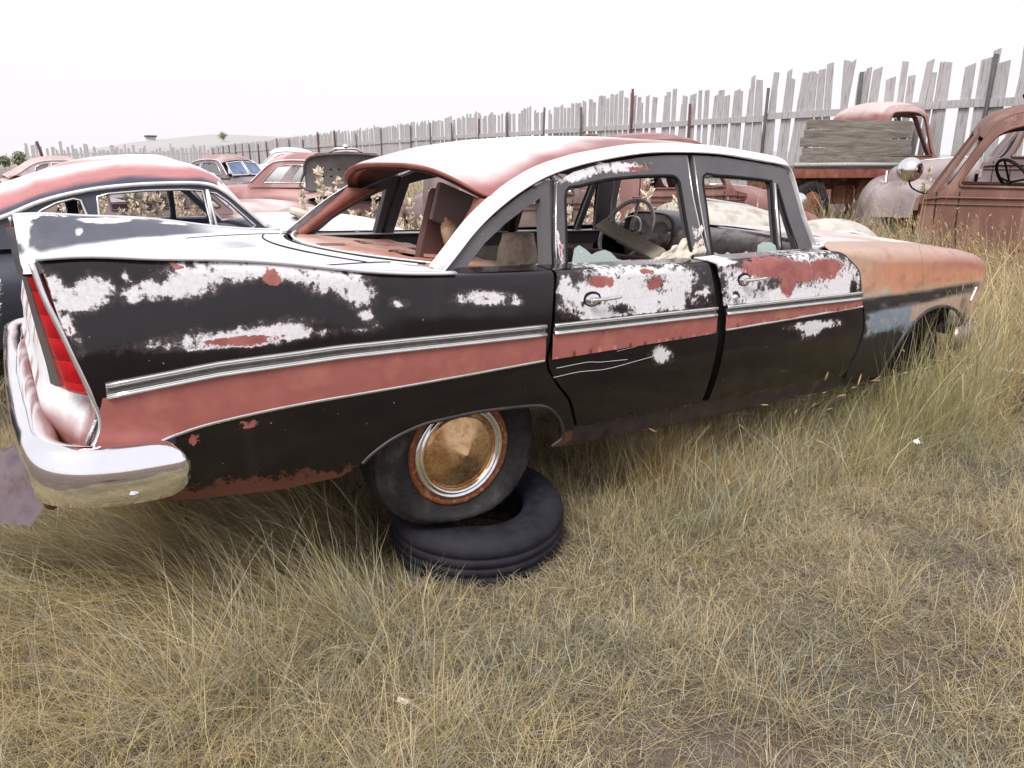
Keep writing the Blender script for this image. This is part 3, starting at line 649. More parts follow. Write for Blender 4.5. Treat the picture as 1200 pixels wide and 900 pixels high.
# wraparound rear bumper
path = [(-.985, -.955, .465), (-1.05, -.968, .468), (-1.14, -.972, .472), (-1.22, -.962, .480), (-1.275, -.92, .485), (-1.300, -.84, .485), (-1.306, -.70, .480), (-1.312, -.5, .478), (-1.316, -.25, .478), (-1.318, 0, .478)]
path = path+[(x, -y, z) for x, y, z in path[:-1]][::-1]
path = smooth_line(path, 5); rows = []
for i, p in enumerate(path):
    P0 = Vector(path[max(i-1, 0)]); P1 = Vector(path[min(i+1, len(path)-1)]); t = (P1-P0).normalized(); s = Vector((0, 0, 1)).cross(t).normalized()*-1
    endd = min(i, len(path)-1-i); k = math.sqrt(max(.04, 1-(1-min(1, (endd+.35)/7))**2.4))
    hh = .078*k; dd = .05*k**.5
    rib = 0
    yy = p[1]
    if -.26 < yy < .22: rib = .009*math.sin(yy*2*math.pi/.05)
    up_ = 0
    row = []
    for a in np.linspace(-.5, .5, 15):
        an = a*math.pi*1.05; c = abs(math.cos(an))**.62; row.append(tuple(Vector(p)+s*(-.045+(dd+.045)*c+rib)+Vector((0, 0, math.sin(an)*hh*(1+.1*(a > 0))))+s*.005*noise.noise(Vector((p[0]*6, p[1]*6, a*3)))))
    row += [tuple(Vector(p)+s*(-.05)+Vector((0, 0, hh*.9+up_*.8))), tuple(Vector(p)+s*(-.055)), tuple(Vector(p)+s*(-.05)-Vector((0, 0, hh*.9)))]
    rows.append(row)
bp = grid('rear_bumper', rows, M['chrome_b'], sed, closed=True, cap=True)
lathe_o('bumper_bolt', [(0, -.010), (.010, -.009), (.015, -.004), (.016, .004)], M['chrome'], bp, 14, 'y', (-1.12, -1.018, .425))
tube('lower_valance', [(-1.30, y, .385-.03*(abs(y) < .7)) for y in np.linspace(-.84, .84, 14)], .03, M['rust'], sed, n=8, sx=.8, sy=1.2)
for sg in (): tube('wheel_house', [(x, sg*.60, .58-.25*(x/.5)**2) for x in np.linspace(-.5, .5, 14)], .13, M['dark'], sed, n=8, sx=1.6, sy=.5)
sheet('floor_pan', [(-1.10, -.6), (-.6, -.58), (.6, -.58), (.65, -.82), (2.4, -.82), (2.45, -.58), (3.4, -.58), (3.4, .58), (2.45, .58), (2.4, .82), (.65, .82), (.6, .58), (-1.10, .6)], lambda x, y: (x, y, .36+.02*math.sin(x*9)), M['rust'], sed, res=.15, thick=.02, holes=[])
for sg in (-1, 1): sheet('inner_fender', [(-.5, .36), (.5, .36), (.5, .9), (-.5, .9)], lambda x, z: (x, sg*.66, z), M['dark'], sed, res=.2)
for sg in (-1, 1): sheet('inner_fender', [(2.5, .36), (3.5, .36), (3.5, .93), (2.5, .93)], lambda x, z: (x, sg*.62, z), M['dark'], sed, res=.2)
tube('rear_axle', [(0, -.7, .30), (0, .7, .30)], .05, M['rust'], sed)
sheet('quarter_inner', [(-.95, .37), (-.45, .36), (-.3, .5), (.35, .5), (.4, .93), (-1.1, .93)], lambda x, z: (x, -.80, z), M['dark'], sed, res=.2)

# ---------------------------------------------------------------- wheels
def tyre_prof(r=.340, w=.088, rim=.205, sg=-1):
    p = [(rim, .055), (rim+.012, .072), (rim+.045, .087), (rim+.09, w+.004), (r-.022, w-.006), (r-.006, w-.02)]
    for k in range(5):
        h = w-.022-k*(w-.022)*2/5; p += [(r, h), (r, h-.020), (r-.007, h-.022), (r-.007, h-.027)]
    p += [(r, -w+.02), (r-.006, -w+.015), (r-.03, -w), (rim+.05, -w+.002), (rim, -.06)]
    return [(a, b*sg) for a, b in p]
def wheel(name, c, sg, flat=0, cap='hub', rim=None):
    t = tyre_prof(sg=sg)
    def wob(r, h, a):
        f = max(0, -math.sin(a)); lug = .004*(math.sin(a*60) > 0) if (r > .30 and abs(h) > .055) else 0
        rr = r-lug
        if r > .24: rr -= flat*(f**4)*(r-.2)/.145
        hh = h*(1+((.35+3*flat)*f**3 if r > .22 and flat else 0)); return rr, hh
    w = lathe_o(name, [(0, 0.02*sg), (.1, 0.02*sg), (.17, .03*sg), (.186, .066*sg), (.196, .074*sg), (.207, .078*sg), (.215, .070*sg), (.205, .04*sg), (.203, -.05*sg)], rim or M['rustrim'], sed, 48, 'y', c)
    lathe_o('tyre', t, M['rubber'], w, 120, 'y', c, wob)
    if cap:
        lathe_o('hubcap', [(0, .125*sg), (.003, .123*sg), (.03, .111*sg), (.075, .093*sg), (.128, .075*sg), (.142, .072*sg), (.145, .066*sg), (.151, .066*sg), (.154, .074*sg)], M['hub'], w, 64, 'y', c)
        lathe_o('trim_ring', [(.154, .074*sg), (.159, .083*sg), (.165, .082*sg), (.168, .074*sg), (.171, .074*sg), (.174, .082*sg), (.184, .080*sg), (.189, .066*sg)], M['chrome'], w, 64, 'y', c)
    return w
wheel('rear_wheel', (-.002, -.735, .270), -1, .085)
wheel('front_wheel', (3.04, -.76, .27), -1, .02, None, M['dark'])
wheel('rear_wheel', (-.04, .76, .27), 1, .02, None); wheel('front_wheel', (3.04, .76, .27), 1, .02, None)

# ---------------------------------------------------------------- interior
hb = lambda x: 1
rows = []
for y in np.linspace(-.66, .70, 30):
    b = .006*math.sin(y*23)
    rows.append([(2.30, y, 1.005), (2.22, y, 1.018), (2.15, y, 1.01+b*.3), (2.085, y, .975), (2.055, y, .935), (2.055, y, .885), (2.075, y, .855), (2.13, y, .84), (2.16, y, .72)])
db = grid('dashboard', rows, M['dash'], sed)
tube('dash_trim', [(2.045, y, .872) for y in np.linspace(-.65, .1, 10)], .008, M['trim'], db, n=6)
box('speaker_grille', (2.2, -.02, 1.024), (.05, .13, .006), M['trim'], db, bevel=.002)
# hooded instrument pod before the driver
rows = []
for x, k in ((2.24, 1.05), (2.08, 1.0), (2.045, .97), (2.05, .92), (2.085, .90)):
    rows.append([(x, .40+.22*k*c, .965+.115*k*s) for c, s in [(math.copysign(abs(math.cos(a))**.55, math.cos(a)), math.copysign(abs(math.sin(a))**.7, math.sin(a))) for a in np.linspace(0, 2*math.pi, 36, endpoint=False)]])
sheet('gauge_panel', [(.40+.195*c, .965+.100*s) for c, s in [(math.copysign(abs(math.cos(a))**.55, math.cos(a)), math.copysign(abs(math.sin(a))**.7, math.sin(a))) for a in np.linspace(0, 2*math.pi, 30, endpoint=False)]], lambda y, z: (2.076, y, z), M['gpanel'], sed, res=.05)
ic = grid('instrument_pod', rows, M['grey_frame'], sed, closed=True, cap=True)
for yy, rr in ((.45, .058), (.28, .058), (.37, .028), (.52, .02), (.20, .02)):
    lathe_o('gauge', [(0, -.002), (rr*.9, -.002), (rr, -.008), (rr*1.06, 0)], M['gauge'] if rr > .04 else M['trim'], ic, 24, 'x', (2.070, yy+.03, .965))
sw_c = Vector((1.865, .40, .965)); ax = Vector((.80, 0, -.42)).normalized(); sd = Vector((0, 1, 0)); upv = sd.cross(ax).normalized()
ring = [tuple(sw_c+sd*.205*math.cos(a)+upv*.205*math.sin(a)) for a in np.linspace(0, 2*math.pi, 48, endpoint=False)]
st = tube('steering_wheel', ring, .013, M['dash'], sed, n=8, closed=True)
tube('spoke', [tuple(sw_c+sd*.2), tuple(sw_c+ax*.04), tuple(sw_c-sd*.2)], .010, M['dash'], st, n=6)
tube('spoke', [tuple(sw_c+ax*.04), tuple(sw_c-upv*.2)], .010, M['dash'], st, n=6)
hr = [tuple(sw_c+ax*.012+sd*.105*math.cos(a)+upv*.105*math.sin(a)) for a in np.linspace(math.pi, 2*math.pi, 20)]
tube('horn_ring', hr, .005, M['chrome'], st, n=6)
tube('column', [tuple(sw_c+ax*.03), tuple(sw_c+ax*.5)], .026, M['dark'], st, n=8)
def seat(name, x, top, y0, y1, lean=.1):
    rows = []
    for y in np.linspace(y0, y1, 26):
        j = .012*noise.noise(Vector((y*6, x, 1)))
        rows.append([(x, y, .5), (x-.02, y, top-.05), (x-.01+j, y, top+j), (x+.05, y, top+.012+j), (x+.10, y, top-.03+j), (x+.13, y, top-.2), (x+.18, y, .52), (x+.6, y, .54), (x+.64, y, .40)])
    return grid(name, rows, M['cloth'], sed, cap=True)
seat('front_seat', 1.42, .865, -.66, .70)
seat('rear_seat', .42, .66, -.64, .66)
sheet('door_trim_panel', [(.45, .45), (1.9, .45), (1.95, .86), (.42, .86)], lambda x, z: (x, .80, z), M['pale'], sed, res=.1)
sheet('inner_sill', [(.42, .86), (1.95, .86), (1.98, .935), (.40, .935)], lambda x, z: (x, .775, z), M['grey_frame'], sed, res=.1)
sheet('cargo_wall', [(-.7, .38), (.7, .38), (.7, .88), (-.7, .88)], lambda y, z: (-.25, y, z), M['inner'], sed, res=.2)
# crumbled glass standing in the near window slots
def shard(pts, sg=-1):
    sheet('broken_glass', pts, lambda x, z: (x, sg*(G(z)+.004), z), M['shard'], sed, res=.03, thick=.005)
shard([(.49, .93), (.505, .965), (.52, 1.0), (.545, 1.012), (.575, .995), (.60, .975), (.63, .985), (.67, .992), (.70, .982), (.73, .955), (.76, .948), (.80, .950), (.83, .93)])
shard([(.90, .93), (.92, .948), (.95, .95), (.97, .93)])
shard([(1.31, .935), (1.315, .965), (1.34, .955), (1.37, .95), (1.40, .965), (1.43, .95), (1.46, .942), (1.50, .955), (1.53, .965), (1.57, .945), (1.60, .937)])
shard([(1.60, .935), (1.62, .99), (1.66, 1.003), (1.72, 1.0), (1.745, .985), (1.75, .937)])
# ---------------------------------------------------------------- ground
def gz(x, y):
    d = math.hypot(x+1.3, y+3); a = math.degrees(math.atan2(x+1.3, y+3))
    h = .45*sm(3.8, 11.5, x)
    h += .035*noise.noise(Vector((x*.9, y*.9, 0)))*min(1, d/3)+.02*noise.noise(Vector((x*3.1, y*3.1, 2)))
    if d > 150:
        ridge = interp(a, [(-20, 0), (-3, 0), (3.5, .18), (9, .7), (14, 1.0), (20, .95), (28, .8), (40, .6), (60, .3), (90, .1)])
        h += (ridge*17+2.5*noise.noise(Vector((x*.008, y*.008, 3)))*ridge)*sm(230, 560, d)
    return h
M['ground'], nt, b = newmat('dry_soil_and_thatch')
n1 = noise_tex(nt, 1.6, 9, .7); n2 = noise_tex(nt, 22, 8, .75); n3 = noise_tex(nt, 160, 5, .7)
c = ramp(nt, n1, [(.35, (.13, .098, .088)), (.52, (.19, .15, .125)), (.68, (.29, .24, .18))])
c = mixc(nt, maprange(nt, n2, .45, .65, 0, .8), c, (.12, .088, .078)); c = mixc(nt, maprange(nt, n3, .5, .75, 0, .7), c, (.42, .36, .27))
tcg = N(nt, 'ShaderNodeTexCoord'); ln_ = N(nt, 'ShaderNodeVectorMath', operation='LENGTH'); L(nt, tcg.outputs['Object'], ln_.inputs[0]); c = mixc(nt, maprange(nt, ln_.outputs['Value'], 60, 420), c, (.40, .385, .385))  # far ground pales with distance: haze put into the colour
L(nt, c, b.inputs['Base Color']); b.inputs['Roughness'].default_value = .95; b.inputs['Specular IOR Level'].default_value = .15
bump(nt, b, mth(nt, 'ADD', n2, mth(nt, 'MULTIPLY', n3, .5)), .9, .03)
rr = [0.05]+list(np.geomspace(.4, 3500, 250)); na = 420; V = []; F = []
for r in rr:
    for k in range(na):
        a = 2*math.pi*k/na; x, y = CAM_P.x+r*math.sin(a), CAM_P.y+r*math.cos(a); V.append((x, y, gz(x, y)))
for i in range(len(rr)-1):
    for k in range(na): F.append((i*na+k, i*na+(k+1) % na, (i+1)*na+(k+1) % na, (i+1)*na+k))
F.append(tuple(range(na)))
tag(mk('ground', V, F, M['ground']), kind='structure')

# ---------------------------------------------------------------- materials
M['board'] = plain('weathered_fence_board', (.34, .33, .34), (.47, .46, .47), 3, .9, stretch=(10, 10, .8), c3=(.27, .25, .235), detail=9, bmp=.4)
M['plank'] = plain('grey_plank', (.125, .11, .097), (.19, .17, .15), 2.5, .9, stretch=(1, 12, 12), c3=(.27, .245, .21), detail=9, bmp=.6)
M['steel'] = plain('rusty_steel_post', (.12, .04, .035), (.06, .04, .045), 5, .8)
M['darksteel'] = plain('dark_steel_post', (.06, .055, .06), (.10, .09, .09), 5, .7)
M['oldcar'] = col_mat('sunburnt_car_paint', .45, .5, .3, 5, bmp=.1)
M['rustcab'] = plain('rusted_cab_skin', (.11, .05, .038), (.175, .08, .06), 1.6, .42, c3=(.33, .22, .185), detail=10, bmp=.2, rough2=.7, stretch=(2.2, 2.2, .8), lo=.3, hi=.72)
M['straw'] = plain('dead_weed', (.76, .68, .56), (.60, .50, .39), 30, .9)
M['blueglass'] = plain('dusty_blue_glass', (.10, .14, .26), (.20, .24, .36), 3, .2)
M['green'] = plain('pale_green_paint', (.40, .39, .35), (.52, .50, .46), 4, .5, c3=(.33, .27, .2), detail=9, bmp=.1)

def frame_at(x, y, heading, z=None, pitch=0, roll=0):
    """heading in degrees, counted from world +x towards +y"""
    return Matrix.Translation((x, y, gz(x, y) if z is None else z)) @ Matrix.Rotation(rad(heading), 4, 'Z') @ Matrix.Rotation(rad(pitch), 4, 'Y') @ Matrix.Rotation(rad(roll), 4, 'X')
def cfun(c, c2=None, lo=None, top=None, ztop=None, s=2.):
    c = Vector(c); c2 = Vector(c2 or c); lo = Vector(lo) if lo else None; top = Vector(top) if top else None
    def f(co):
        n = noise.fractal(Vector((co.x*s, co.y*s, co.z*s)), .9, 2, 4)
        r = c.lerp(c2, sm(-.35, .45, n))
        if top and ztop: r = r.lerp(top, sm(ztop, ztop+.09, co.z+.04*n))
        if lo: r = r.lerp(lo, sm(.75, .3, co.z+.15*n))
        return r
    return f
def srow(x, yc, w, z0, z1, n=2.6, k=28):
    zm, h = (z0+z1)/2, (z1-z0)/2; row = []
    for i in range(k):
        a = 2*math.pi*i/k; c, s = math.cos(a), math.sin(a)
        row.append((x, yc+w*math.copysign(abs(c)**(2/n), c), zm+h*math.copysign(abs(s)**(2/n), s)))
    return row
def loft(name, st, mat, par, n=2.6, k=28, col=None):
    """st: (x, y centre, half width, z low, z high)"""
    P = smooth_line(st, 4)
    return grid(name, [srow(*p, n=n, k=k) for p in P], mat, par, closed=True, cap=True, col=col)
def dome(name, cx, cy, a, w, z0, h, mat, par, ex=1., col=None, nu=26, nv=16, cut=None):
    rows = []
    for u in np.linspace(0.02, math.pi-.02, nu):
        row = []
        for v in np.linspace(-math.pi/2, math.pi/2, nv):
            s = math.sin(u)
            row.append((cx+a*math.copysign(abs(math.cos(u))**ex, math.cos(u)), cy+w*math.sin(v)*s**.35, z0+h*s**.62*abs(math.cos(v))**.55))
        rows.append(row)
    return grid(name, rows, mat, par, col=col)
def small_wheel(par, x, y, z, r=.36, w=.09, name='wheel', hub=True, mat=None):
    g = lathe_o(name, [(0, w*.5), (r*.25, w*.55), (r*.42, w*.3), (r*.5, w*.35), (r*.56, w*.8), (r*.58, w*.5), (r*.56, -w*.8), (0, -w*.5)], mat or M['rust'], par, 24, 'y', (x, y, z))
    lathe_o('tyre', [(r*.56, w*.7), (r*.66, w*.98), (r*.85, w*1.05), (r*.96, w*.85), (r, w*.5), (r, -w*.5), (r*.96, -w*.85), (r*.85, -w*1.05), (r*.66, -w*.98), (r*.56, -w*.7)], M['rubber'], g, 40, 'y', (x, y, z))
    return g

def round_car(name, label, mat, P):
    """1940s-50s body: pontoon loft, bulged fenders, greenhouse with real window openings"""
    g = P['gut']; hb, tb, zb = P.get('half', .72), P.get('tumble', .30), P.get('belt', 1.0); col = P['col']; rcol = P.get('rcol', col)
    root = empty(name, label, P.get('cat', 'car'), mat, P.get('group'))
    half = lambda z: hb-(z-zb)*tb
    gut = smooth_line(g, 5)
    loft('body', P['body'], M['oldcar'], root, P.get('bn', 3.2), 32, col)
    for st in P.get('lofts', []): loft(st[0], st[1], M['oldcar'], root, st[2] if len(st) > 2 else 2.4, 26, col)
    for f in P.get('fenders', []):
        for sg in (-1, 1): dome('fender', f[0], sg*f[1], f[2], f[3], f[4], f[5], M['oldcar'], root, .9, col)
    for wx in P.get('wheels', []):
        for sg in (-1, 1): small_wheel(root, wx, sg*(P.get('track', .70)), .34)
    for sg in (-1, 1):
        ol = gut+[(gut[-1][0], zb-.03), (gut[0][0], zb-.03)]
        sd = sheet('cabin_side', ol, lambda x, z: (x, sg*half(z), z), M['oldcar'], root, holes=P['win'], res=.06, thick=.035, inward=(0, -sg, 0), col=P.get('scol', col))
        if P.get('pane'):
            for h in P['win']: sheet('pane', h, lambda x, z: (x, sg*(half(z)-.015), z), M['pane'], sd, res=.15, thick=0)
        for h in P['win']: tube('window_trim', [(x, sg*(half(z)+.006), z) for x, z in h], .009, P.get('trim', M['trim']), sd, n=5, up=(0, 1, 0), closed=True)
        tube('roof_gutter', [(x, sg*(half(z)+.012), z+.006) for x, z in gut[2:-2]], .014, P.get('gutmat', M['fade']), root, n=6, up=(0, 1, 0))
        for x0, x1, z0, z1 in P.get('posts', []): tube('vent_post', [(x0, sg*half(z0), z0), (x1, sg*half(z1), z1)], .013, M['fade'], root, n=6)
        if P.get('belttrim'): tube('belt_trim', [(x, sg*(hb+.07), P['belttrim']) for x in np.linspace(P['body'][0][0]+.3, P['body'][-1][0]-.3, 8)], .014, M['trim'], root, n=6)
    i0, i1 = P['roof']; G_ = [p for p in gut if i0 <= p[0] <= i1]; cr = P.get('crown', .17); rows = []
    for j, (x, z) in enumerate(G_):
        t = j/(len(G_)-1); row = []
        for s in np.sin(np.linspace(-1, 1, 29)*math.pi/2):
            q = 1-abs(s)**2.3
            fr = sm(.82, 1, t); rr_ = sm(.25, 0, t)
            row.append((x+q*(P.get('bow', .10)*fr-P.get('rbow', .12)*rr_), s*(half(z)+.004), z+q*cr*(1-.45*fr-.35*rr_)))
        rows.append(row)
    rf_ = grid('roof', rows, M['oldcar'], root, col=rcol)
    return root, half, gut

# the dark sedan standing right behind, facing the same way
gutA = [(-2.25, .80), (-1.95, .93), (-1.6, 1.045), (-1.25, 1.15), (-1.01, 1.245), (-.75, 1.305), (-.51, 1.332), (-.25, 1.342), (.0, 1.335), (.115, 1.29), (.215, 1.20), (.335, 1.075), (.43, .975)]
gutA = [(x+.6, z) for x, z in gutA]
sh = lambda L_: [(x+.6, z) for x, z in L_]
winA = [sh([(-1.15, 1.03), (-1.10, 1.135), (-1.02, 1.195), (-.93, 1.238), (-.83, 1.262), (-.79, 1.25), (-.77, 1.15), (-.78, 1.03)]),
        sh([(-.69, 1.03), (-.70, 1.15), (-.69, 1.27), (-.62, 1.288), (-.4, 1.303), (-.15, 1.305), (-.02, 1.295), (.0, 1.03)]),
        sh([(.035, 1.03), (.02, 1.285), (.07, 1.275), (.14, 1.22), (.26, 1.09), (.31, 1.04), (.28, 1.022)])]
def colA(co):
    n = noise.fractal(Vector((co.x*2, co.y*3, co.z*3)), .9, 2, 5)
    c = Vector((.025, .03, .045)).lerp(Vector((.05, .06, .08)), sm(0, .4, n))
    if co.x > .98: c = c.lerp(Vector((.70, .66, .66)), sm(.98, 1.1, co.x+.05*n)*sm(.80, .92, co.z+.03*n))
    return c
def rcolA(co):
    n = noise.fractal(Vector((co.x*2, co.y*3, co.z*3)), .9, 2, 5); ze = interp(co.x, gutA); e = co.z-ze
    c = Vector((.035, .045, .075)).lerp(Vector((.42, .17, .17)), sm(.035, .065, e+.02*n))
    return c.lerp(Vector((.74, .69, .71)), sm(.10, .15, e+.03*n)*sm(-.9, -.2, co.x+.2*n+.3))
PA = dict(gut=gutA, roof=(-1.7, .72), win=winA, col=colA, rcol=rcolA, belt=1.0, half=.70, tumble=.30, crown=.17, belttrim=.80, scol=lambda co: Vector((.045, .05, .07)),
          body=[(-2.25, 0, .55, .35, .62), (-2.15, 0, .74, .26, .80), (-1.7, 0, .84, .24, .93), (-1.0, 0, .87, .24, 1.0), (0, 0, .88, .24, 1.01), (.95, 0, .86, .24, 1.0), (1.5, 0, .80, .26, .99), (2.1, 0, .70, .28, .95), (2.4, 0, .55, .32, .85), (2.5, 0, .3, .4, .7)],
          fenders=[(1.75, .72, .62, .16, .40, .62), (-1.3, .80, .60, .12, .38, .50)], wheels=[1.55, -1.3], lofts=[('hood', [(.95, 0, .62, .85, 1.02), (1.2, 0, .55, .8, 1.075), (1.7, 0, .45, .7, 1.07), (2.15, 0, .30, .7, 1.0), (2.32, 0, .15, .7, .9)])])
rA, halfA, _ = round_car('sedan', 'black sedan with pink-and-white sunburnt roof and white roof gutter directly behind the tail fins', frame_at(-.6, 3.33, 0, 0), PA)
for sg in (-1, 1):
    tube('vent_post', [(.60, sg*halfA(1.03), 1.02), (.615, sg*halfA(1.3), 1.30)], .013, M['fade'], rA, n=6)
tube('windshield_frame', [(1.02, -.70, .98), (.86, -.62, 1.17), (.72, -.55, 1.33), (.80, 0, 1.40), (.72, .55, 1.33), (.86, .62, 1.17), (1.02, .70, .98)], .014, M['fade'], rA, n=6)
tube('windshield_post', [(1.12, 0, 1.03), (.81, 0, 1.40)], .014, M['fade'], rA, n=6)
bk = [(-1.62, -.5, 1.02), (-1.35, -.5, 1.22), (-1.25, 0, 1.32), (-1.35, .5, 1.22), (-1.62, .5, 1.02), (-1.70, 0, 1.04)]
tube('back_window_frame', smooth_line(bk+[bk[0]], 5), .02, M['fade'], rA, n=6)
# the next one in the row
gutB = [(x, z+.03) for x, z in gutA]
PB = dict(PA); PB.update(trim=M['grey_frame'], gut=gutB, win=[[(x, z+.02) for x, z in h] for h in winA], col=cfun((.40, .26, .25), (.62, .54, .53)), rcol=cfun((.45, .27, .26), (.64, .50, .50), None, (.76, .72, .74), 1.46), scol=cfun((.20, .15, .15), (.30, .2, .2)), crown=.19)
rB, _, _ = round_car('sedan', 'pink-roofed sedan in second row, just behind the black sedan with white gutter', frame_at(-.25, 5.75, 2), PB)
PC = dict(PB); PC.update(col=cfun((.36, .28, .28), (.5, .42, .42)), rcol=cfun((.50, .38, .38), (.68, .60, .61)))
rC, _, _ = round_car('sedan', 'mauve-roofed sedan at the far left edge, third row', frame_at(-1.9, 8.6, 4), PC)
# dark car with split windscreen further back, nose towards us
def PD(col, rcol):
    return dict(pane=True, gut=[(-1.9, .90), (-1.5, 1.12), (-1.15, 1.34), (-.8, 1.46), (-.3, 1.50), (.1, 1.48), (.30, 1.40), (.55, 1.18), (.72, 1.02)], roof=(-1.9, .32), belt=1.02, half=.68, tumble=.26, crown=.16, bow=.14,
        win=[[(-1.1, 1.08), (-1.02, 1.28), (-.8, 1.38), (-.62, 1.40), (-.62, 1.08)], [(-.52, 1.08), (-.52, 1.41), (-.1, 1.42), (.12, 1.38), (.38, 1.12), (.36, 1.08)]], col=col, rcol=rcol,
        body=[(-2.3, 0, .45, .4, .65), (-2.1, 0, .68, .3, .85), (-1.5, 0, .8, .26, .98), (0, 0, .83, .26, 1.03), (.75, 0, .78, .26, 1.03), (1.3, 0, .60, .3, 1.02), (2.0, 0, .42, .35, .96), (2.25, 0, .25, .4, .85)],
        fenders=[(1.5, .68, .62, .17, .36, .56), (-1.35, .72, .58, .15, .36, .52)], wheels=[1.45, -1.4])
rD, hD, _ = round_car('sedan', 'dark sedan with split windscreen facing us, in front of the distant fence', frame_at(4.9, 20.3, -68), PD(cfun((.12, .10, .11), (.24, .20, .21)), cfun((.30, .17, .17), (.42, .34, .35))))
for a, c_ in ((0, .02), (1, -.02)):
    s = 1 if a else -1
    sheet('windscreen_pane', [(s*.03, 1.09), (s*.56, 1.07), (s*.50, 1.40), (s*.03, 1.45)], lambda y, z: (.80-.1*abs(y)-(z-1.07)*.95, y, z), M['blueglass'], rD, res=.1)
    tube('windscreen_frame', [(.81-.1*abs(y)-(z-1.07)*.95, y, z) for y, z in [(s*.03, 1.09), (s*.56, 1.07), (s*.50, 1.40), (s*.03, 1.45)]], .02, M['fade'], rD, n=5, closed=True)
# red coupe with a chrome-framed rear window, seen from behind
rE, hE, _ = round_car('coupe', 'red coupe with chrome-framed blue rear window, beside the raised trunk lid', frame_at(4.1, 12.6, 137), PD(cfun((.29, .13, .125), (.42, .25, .24)), cfun((.33, .15, .145), (.55, .40, .39))))
bkw = [(-.5, 1.10), (-.46, 1.30), (-.3, 1.40), (0, 1.44), (.3, 1.40), (.46, 1.30), (.5, 1.10), (0, 1.08)]
fE = lambda y, z: (-1.93+(z-.9)*1.02-.07*(1-(y/.6)**2), y, z+.045)
sheet('rear_window', bkw, fE, M['blueglass'], rE, res=.08)
tube('rear_window_frame', [fE(*p) for p in smooth_line(bkw+[bkw[0]], 4)], .028, M['fade'], rE, n=6)
# pale cars whose tops show over the row
for i, (x, y, h, cc, lb) in enumerate([(3.0, 25.5, 20, ((.72, .72, .74), (.6, .6, .62)), 'white-roofed sedan left of the dark split-windscreen sedan, far back'),
                                       (8.6, 27., 160, ((.74, .74, .75), (.62, .62, .64)), 'white-topped sedan right of the dark split-windscreen sedan, by the fence'),
                                       (1.5, 30., 5, ((.45, .33, .33), (.55, .42, .42)), 'small pink-topped sedan far back near the corner of the fence'),
                                       (-3.2, 24, 0, ((.55, .52, .52), (.4, .36, .36)), 'grey-topped sedan far back beyond the left edge')]):
    round_car('sedan', lb, frame_at(x, y, h), PD(cfun(*cc), cfun(*cc)))
# sedan with its trunk lid swung up, inner side towards us
PF = PD(cfun((.26, .15, .14), (.44, .36, .35)), cfun((.36, .2, .19), (.6, .52, .52)))
PF['body'] = [(-1.75, 0, .55, .4, .85), (-1.65, 0, .68, .3, .93), (-1.3, 0, .8, .26, .98), (0, 0, .83, .26, 1.03), (.75, 0, .78, .26, 1.03), (1.3, 0, .60, .3, 1.02), (2.0, 0, .42, .35, .96), (2.25, 0, .25, .4, .85)]
rF, hF, _ = round_car('sedan', 'pinkish sedan with its grey trunk lid swung up towards us', frame_at(4.1, 9.8, 66), PF)
lid = [(-.62, 0), (.62, 0), (.64, .25), (.60, .42), (.45, .50), (0, .53), (-.45, .50), (-.60, .42), (-.64, .25)]
M['lid'] = plain('grey_lid_inside', (.085, .075, .075), (.13, .115, .11), 6, .8, bmp=.2)
fl = lambda y, z: (-1.82+.28*z-.18*(z/.5)**2-.06*(1-(y/.62)**2), y, 1.06+z)
tlF = sheet('trunk_lid', lid, fl, M['lid'], rF, holes=[oval(-.36+.12*k, .20+.1*r_, .022, .014, 8) for k in range(7) for r_ in (0, 1)], res=.05, thick=.03)
tube('lid_edge', [fl(*p) for p in smooth_line(lid+[lid[0]], 3)], .02, M['lid'], tlF, n=6)
sheet('lid_skin', lid, lambda y, z: tuple(Vector(fl(y, z))+Vector((.07, 0, .03))), M['rustred'], tlF, res=.08, thick=.01)
tube('lid_handle', [(-1.88, -.25, 1.60), (-1.92, -.15, 1.66), (-1.92, .15, 1.66), (-1.88, .25, 1.60)], .02, M['chrome'], tlF, n=6)
lathe_o('lid_emblem', [(0, .05), (.04, .045), (.05, .0), (.03, -.03)], M['chrome'], tlF, 14, 'z', (-1.90, 0, 1.68))
tube('trunk_lip', [(-1.72+.25*(y/.7)**4, y, 1.0-.05*(y/.7)**2) for y in np.linspace(-.72, .72, 16)], .03, M['fade'], rF, n=8)
box('trunk_cavity', (-1.55, 0, .94), (.42, 1.2, .1), M['dark'], rF, bevel=.02)

# ---------------------------------------------------------------- bare engine, ring and scrap between the rows
en = empty('engine', 'bare rusty engine with fan and pulley ring lying between the rows of cars', 'engine', frame_at(1.75, 4.75, 60, .72))
box('engine_block', (0, 0, .16), (.62, .34, .30), M['grille_rust'], en, bevel=.03)
for k in range(6): lathe_o('spark_well', [(.0, .05), (.028, .05), (.035, 0)], M['rust'], en, 12, 'z', (-.24+.095*k, .05, .31))
tube('pulley_ring', [(-.36, .15*math.cos(a), .14+.15*math.sin(a)) for a in np.linspace(0, 2*math.pi, 24, endpoint=False)], .022, M['grille_rust'], en, n=6, closed=True)
for k in range(4):
    a = k*math.pi/2+.4; sheet('fan_blade', [(-.035, .03), (.035, .03), (.05, .19), (-.05, .19)], lambda u, v: (-.42+.03*u/.05, u*math.cos(a)-v*math.sin(a), .14+u*math.sin(a)+v*math.cos(a)), M['rust'], en, res=.06, thick=.004)
tube('exhaust_manifold', smooth_line([(-.28, -.2, .2), (-.1, -.26, .24), (.1, -.26, .24), (.3, -.2, .15), (.38, -.2, -.05)], 4), .035, M['rust'], en, n=8)
tube('hose', smooth_line([(-.2, .1, .3), (-.1, .0, .42), (.15, .05, .40), (.3, .2, .2)], 5), .02, M['rubber'], en, n=6)
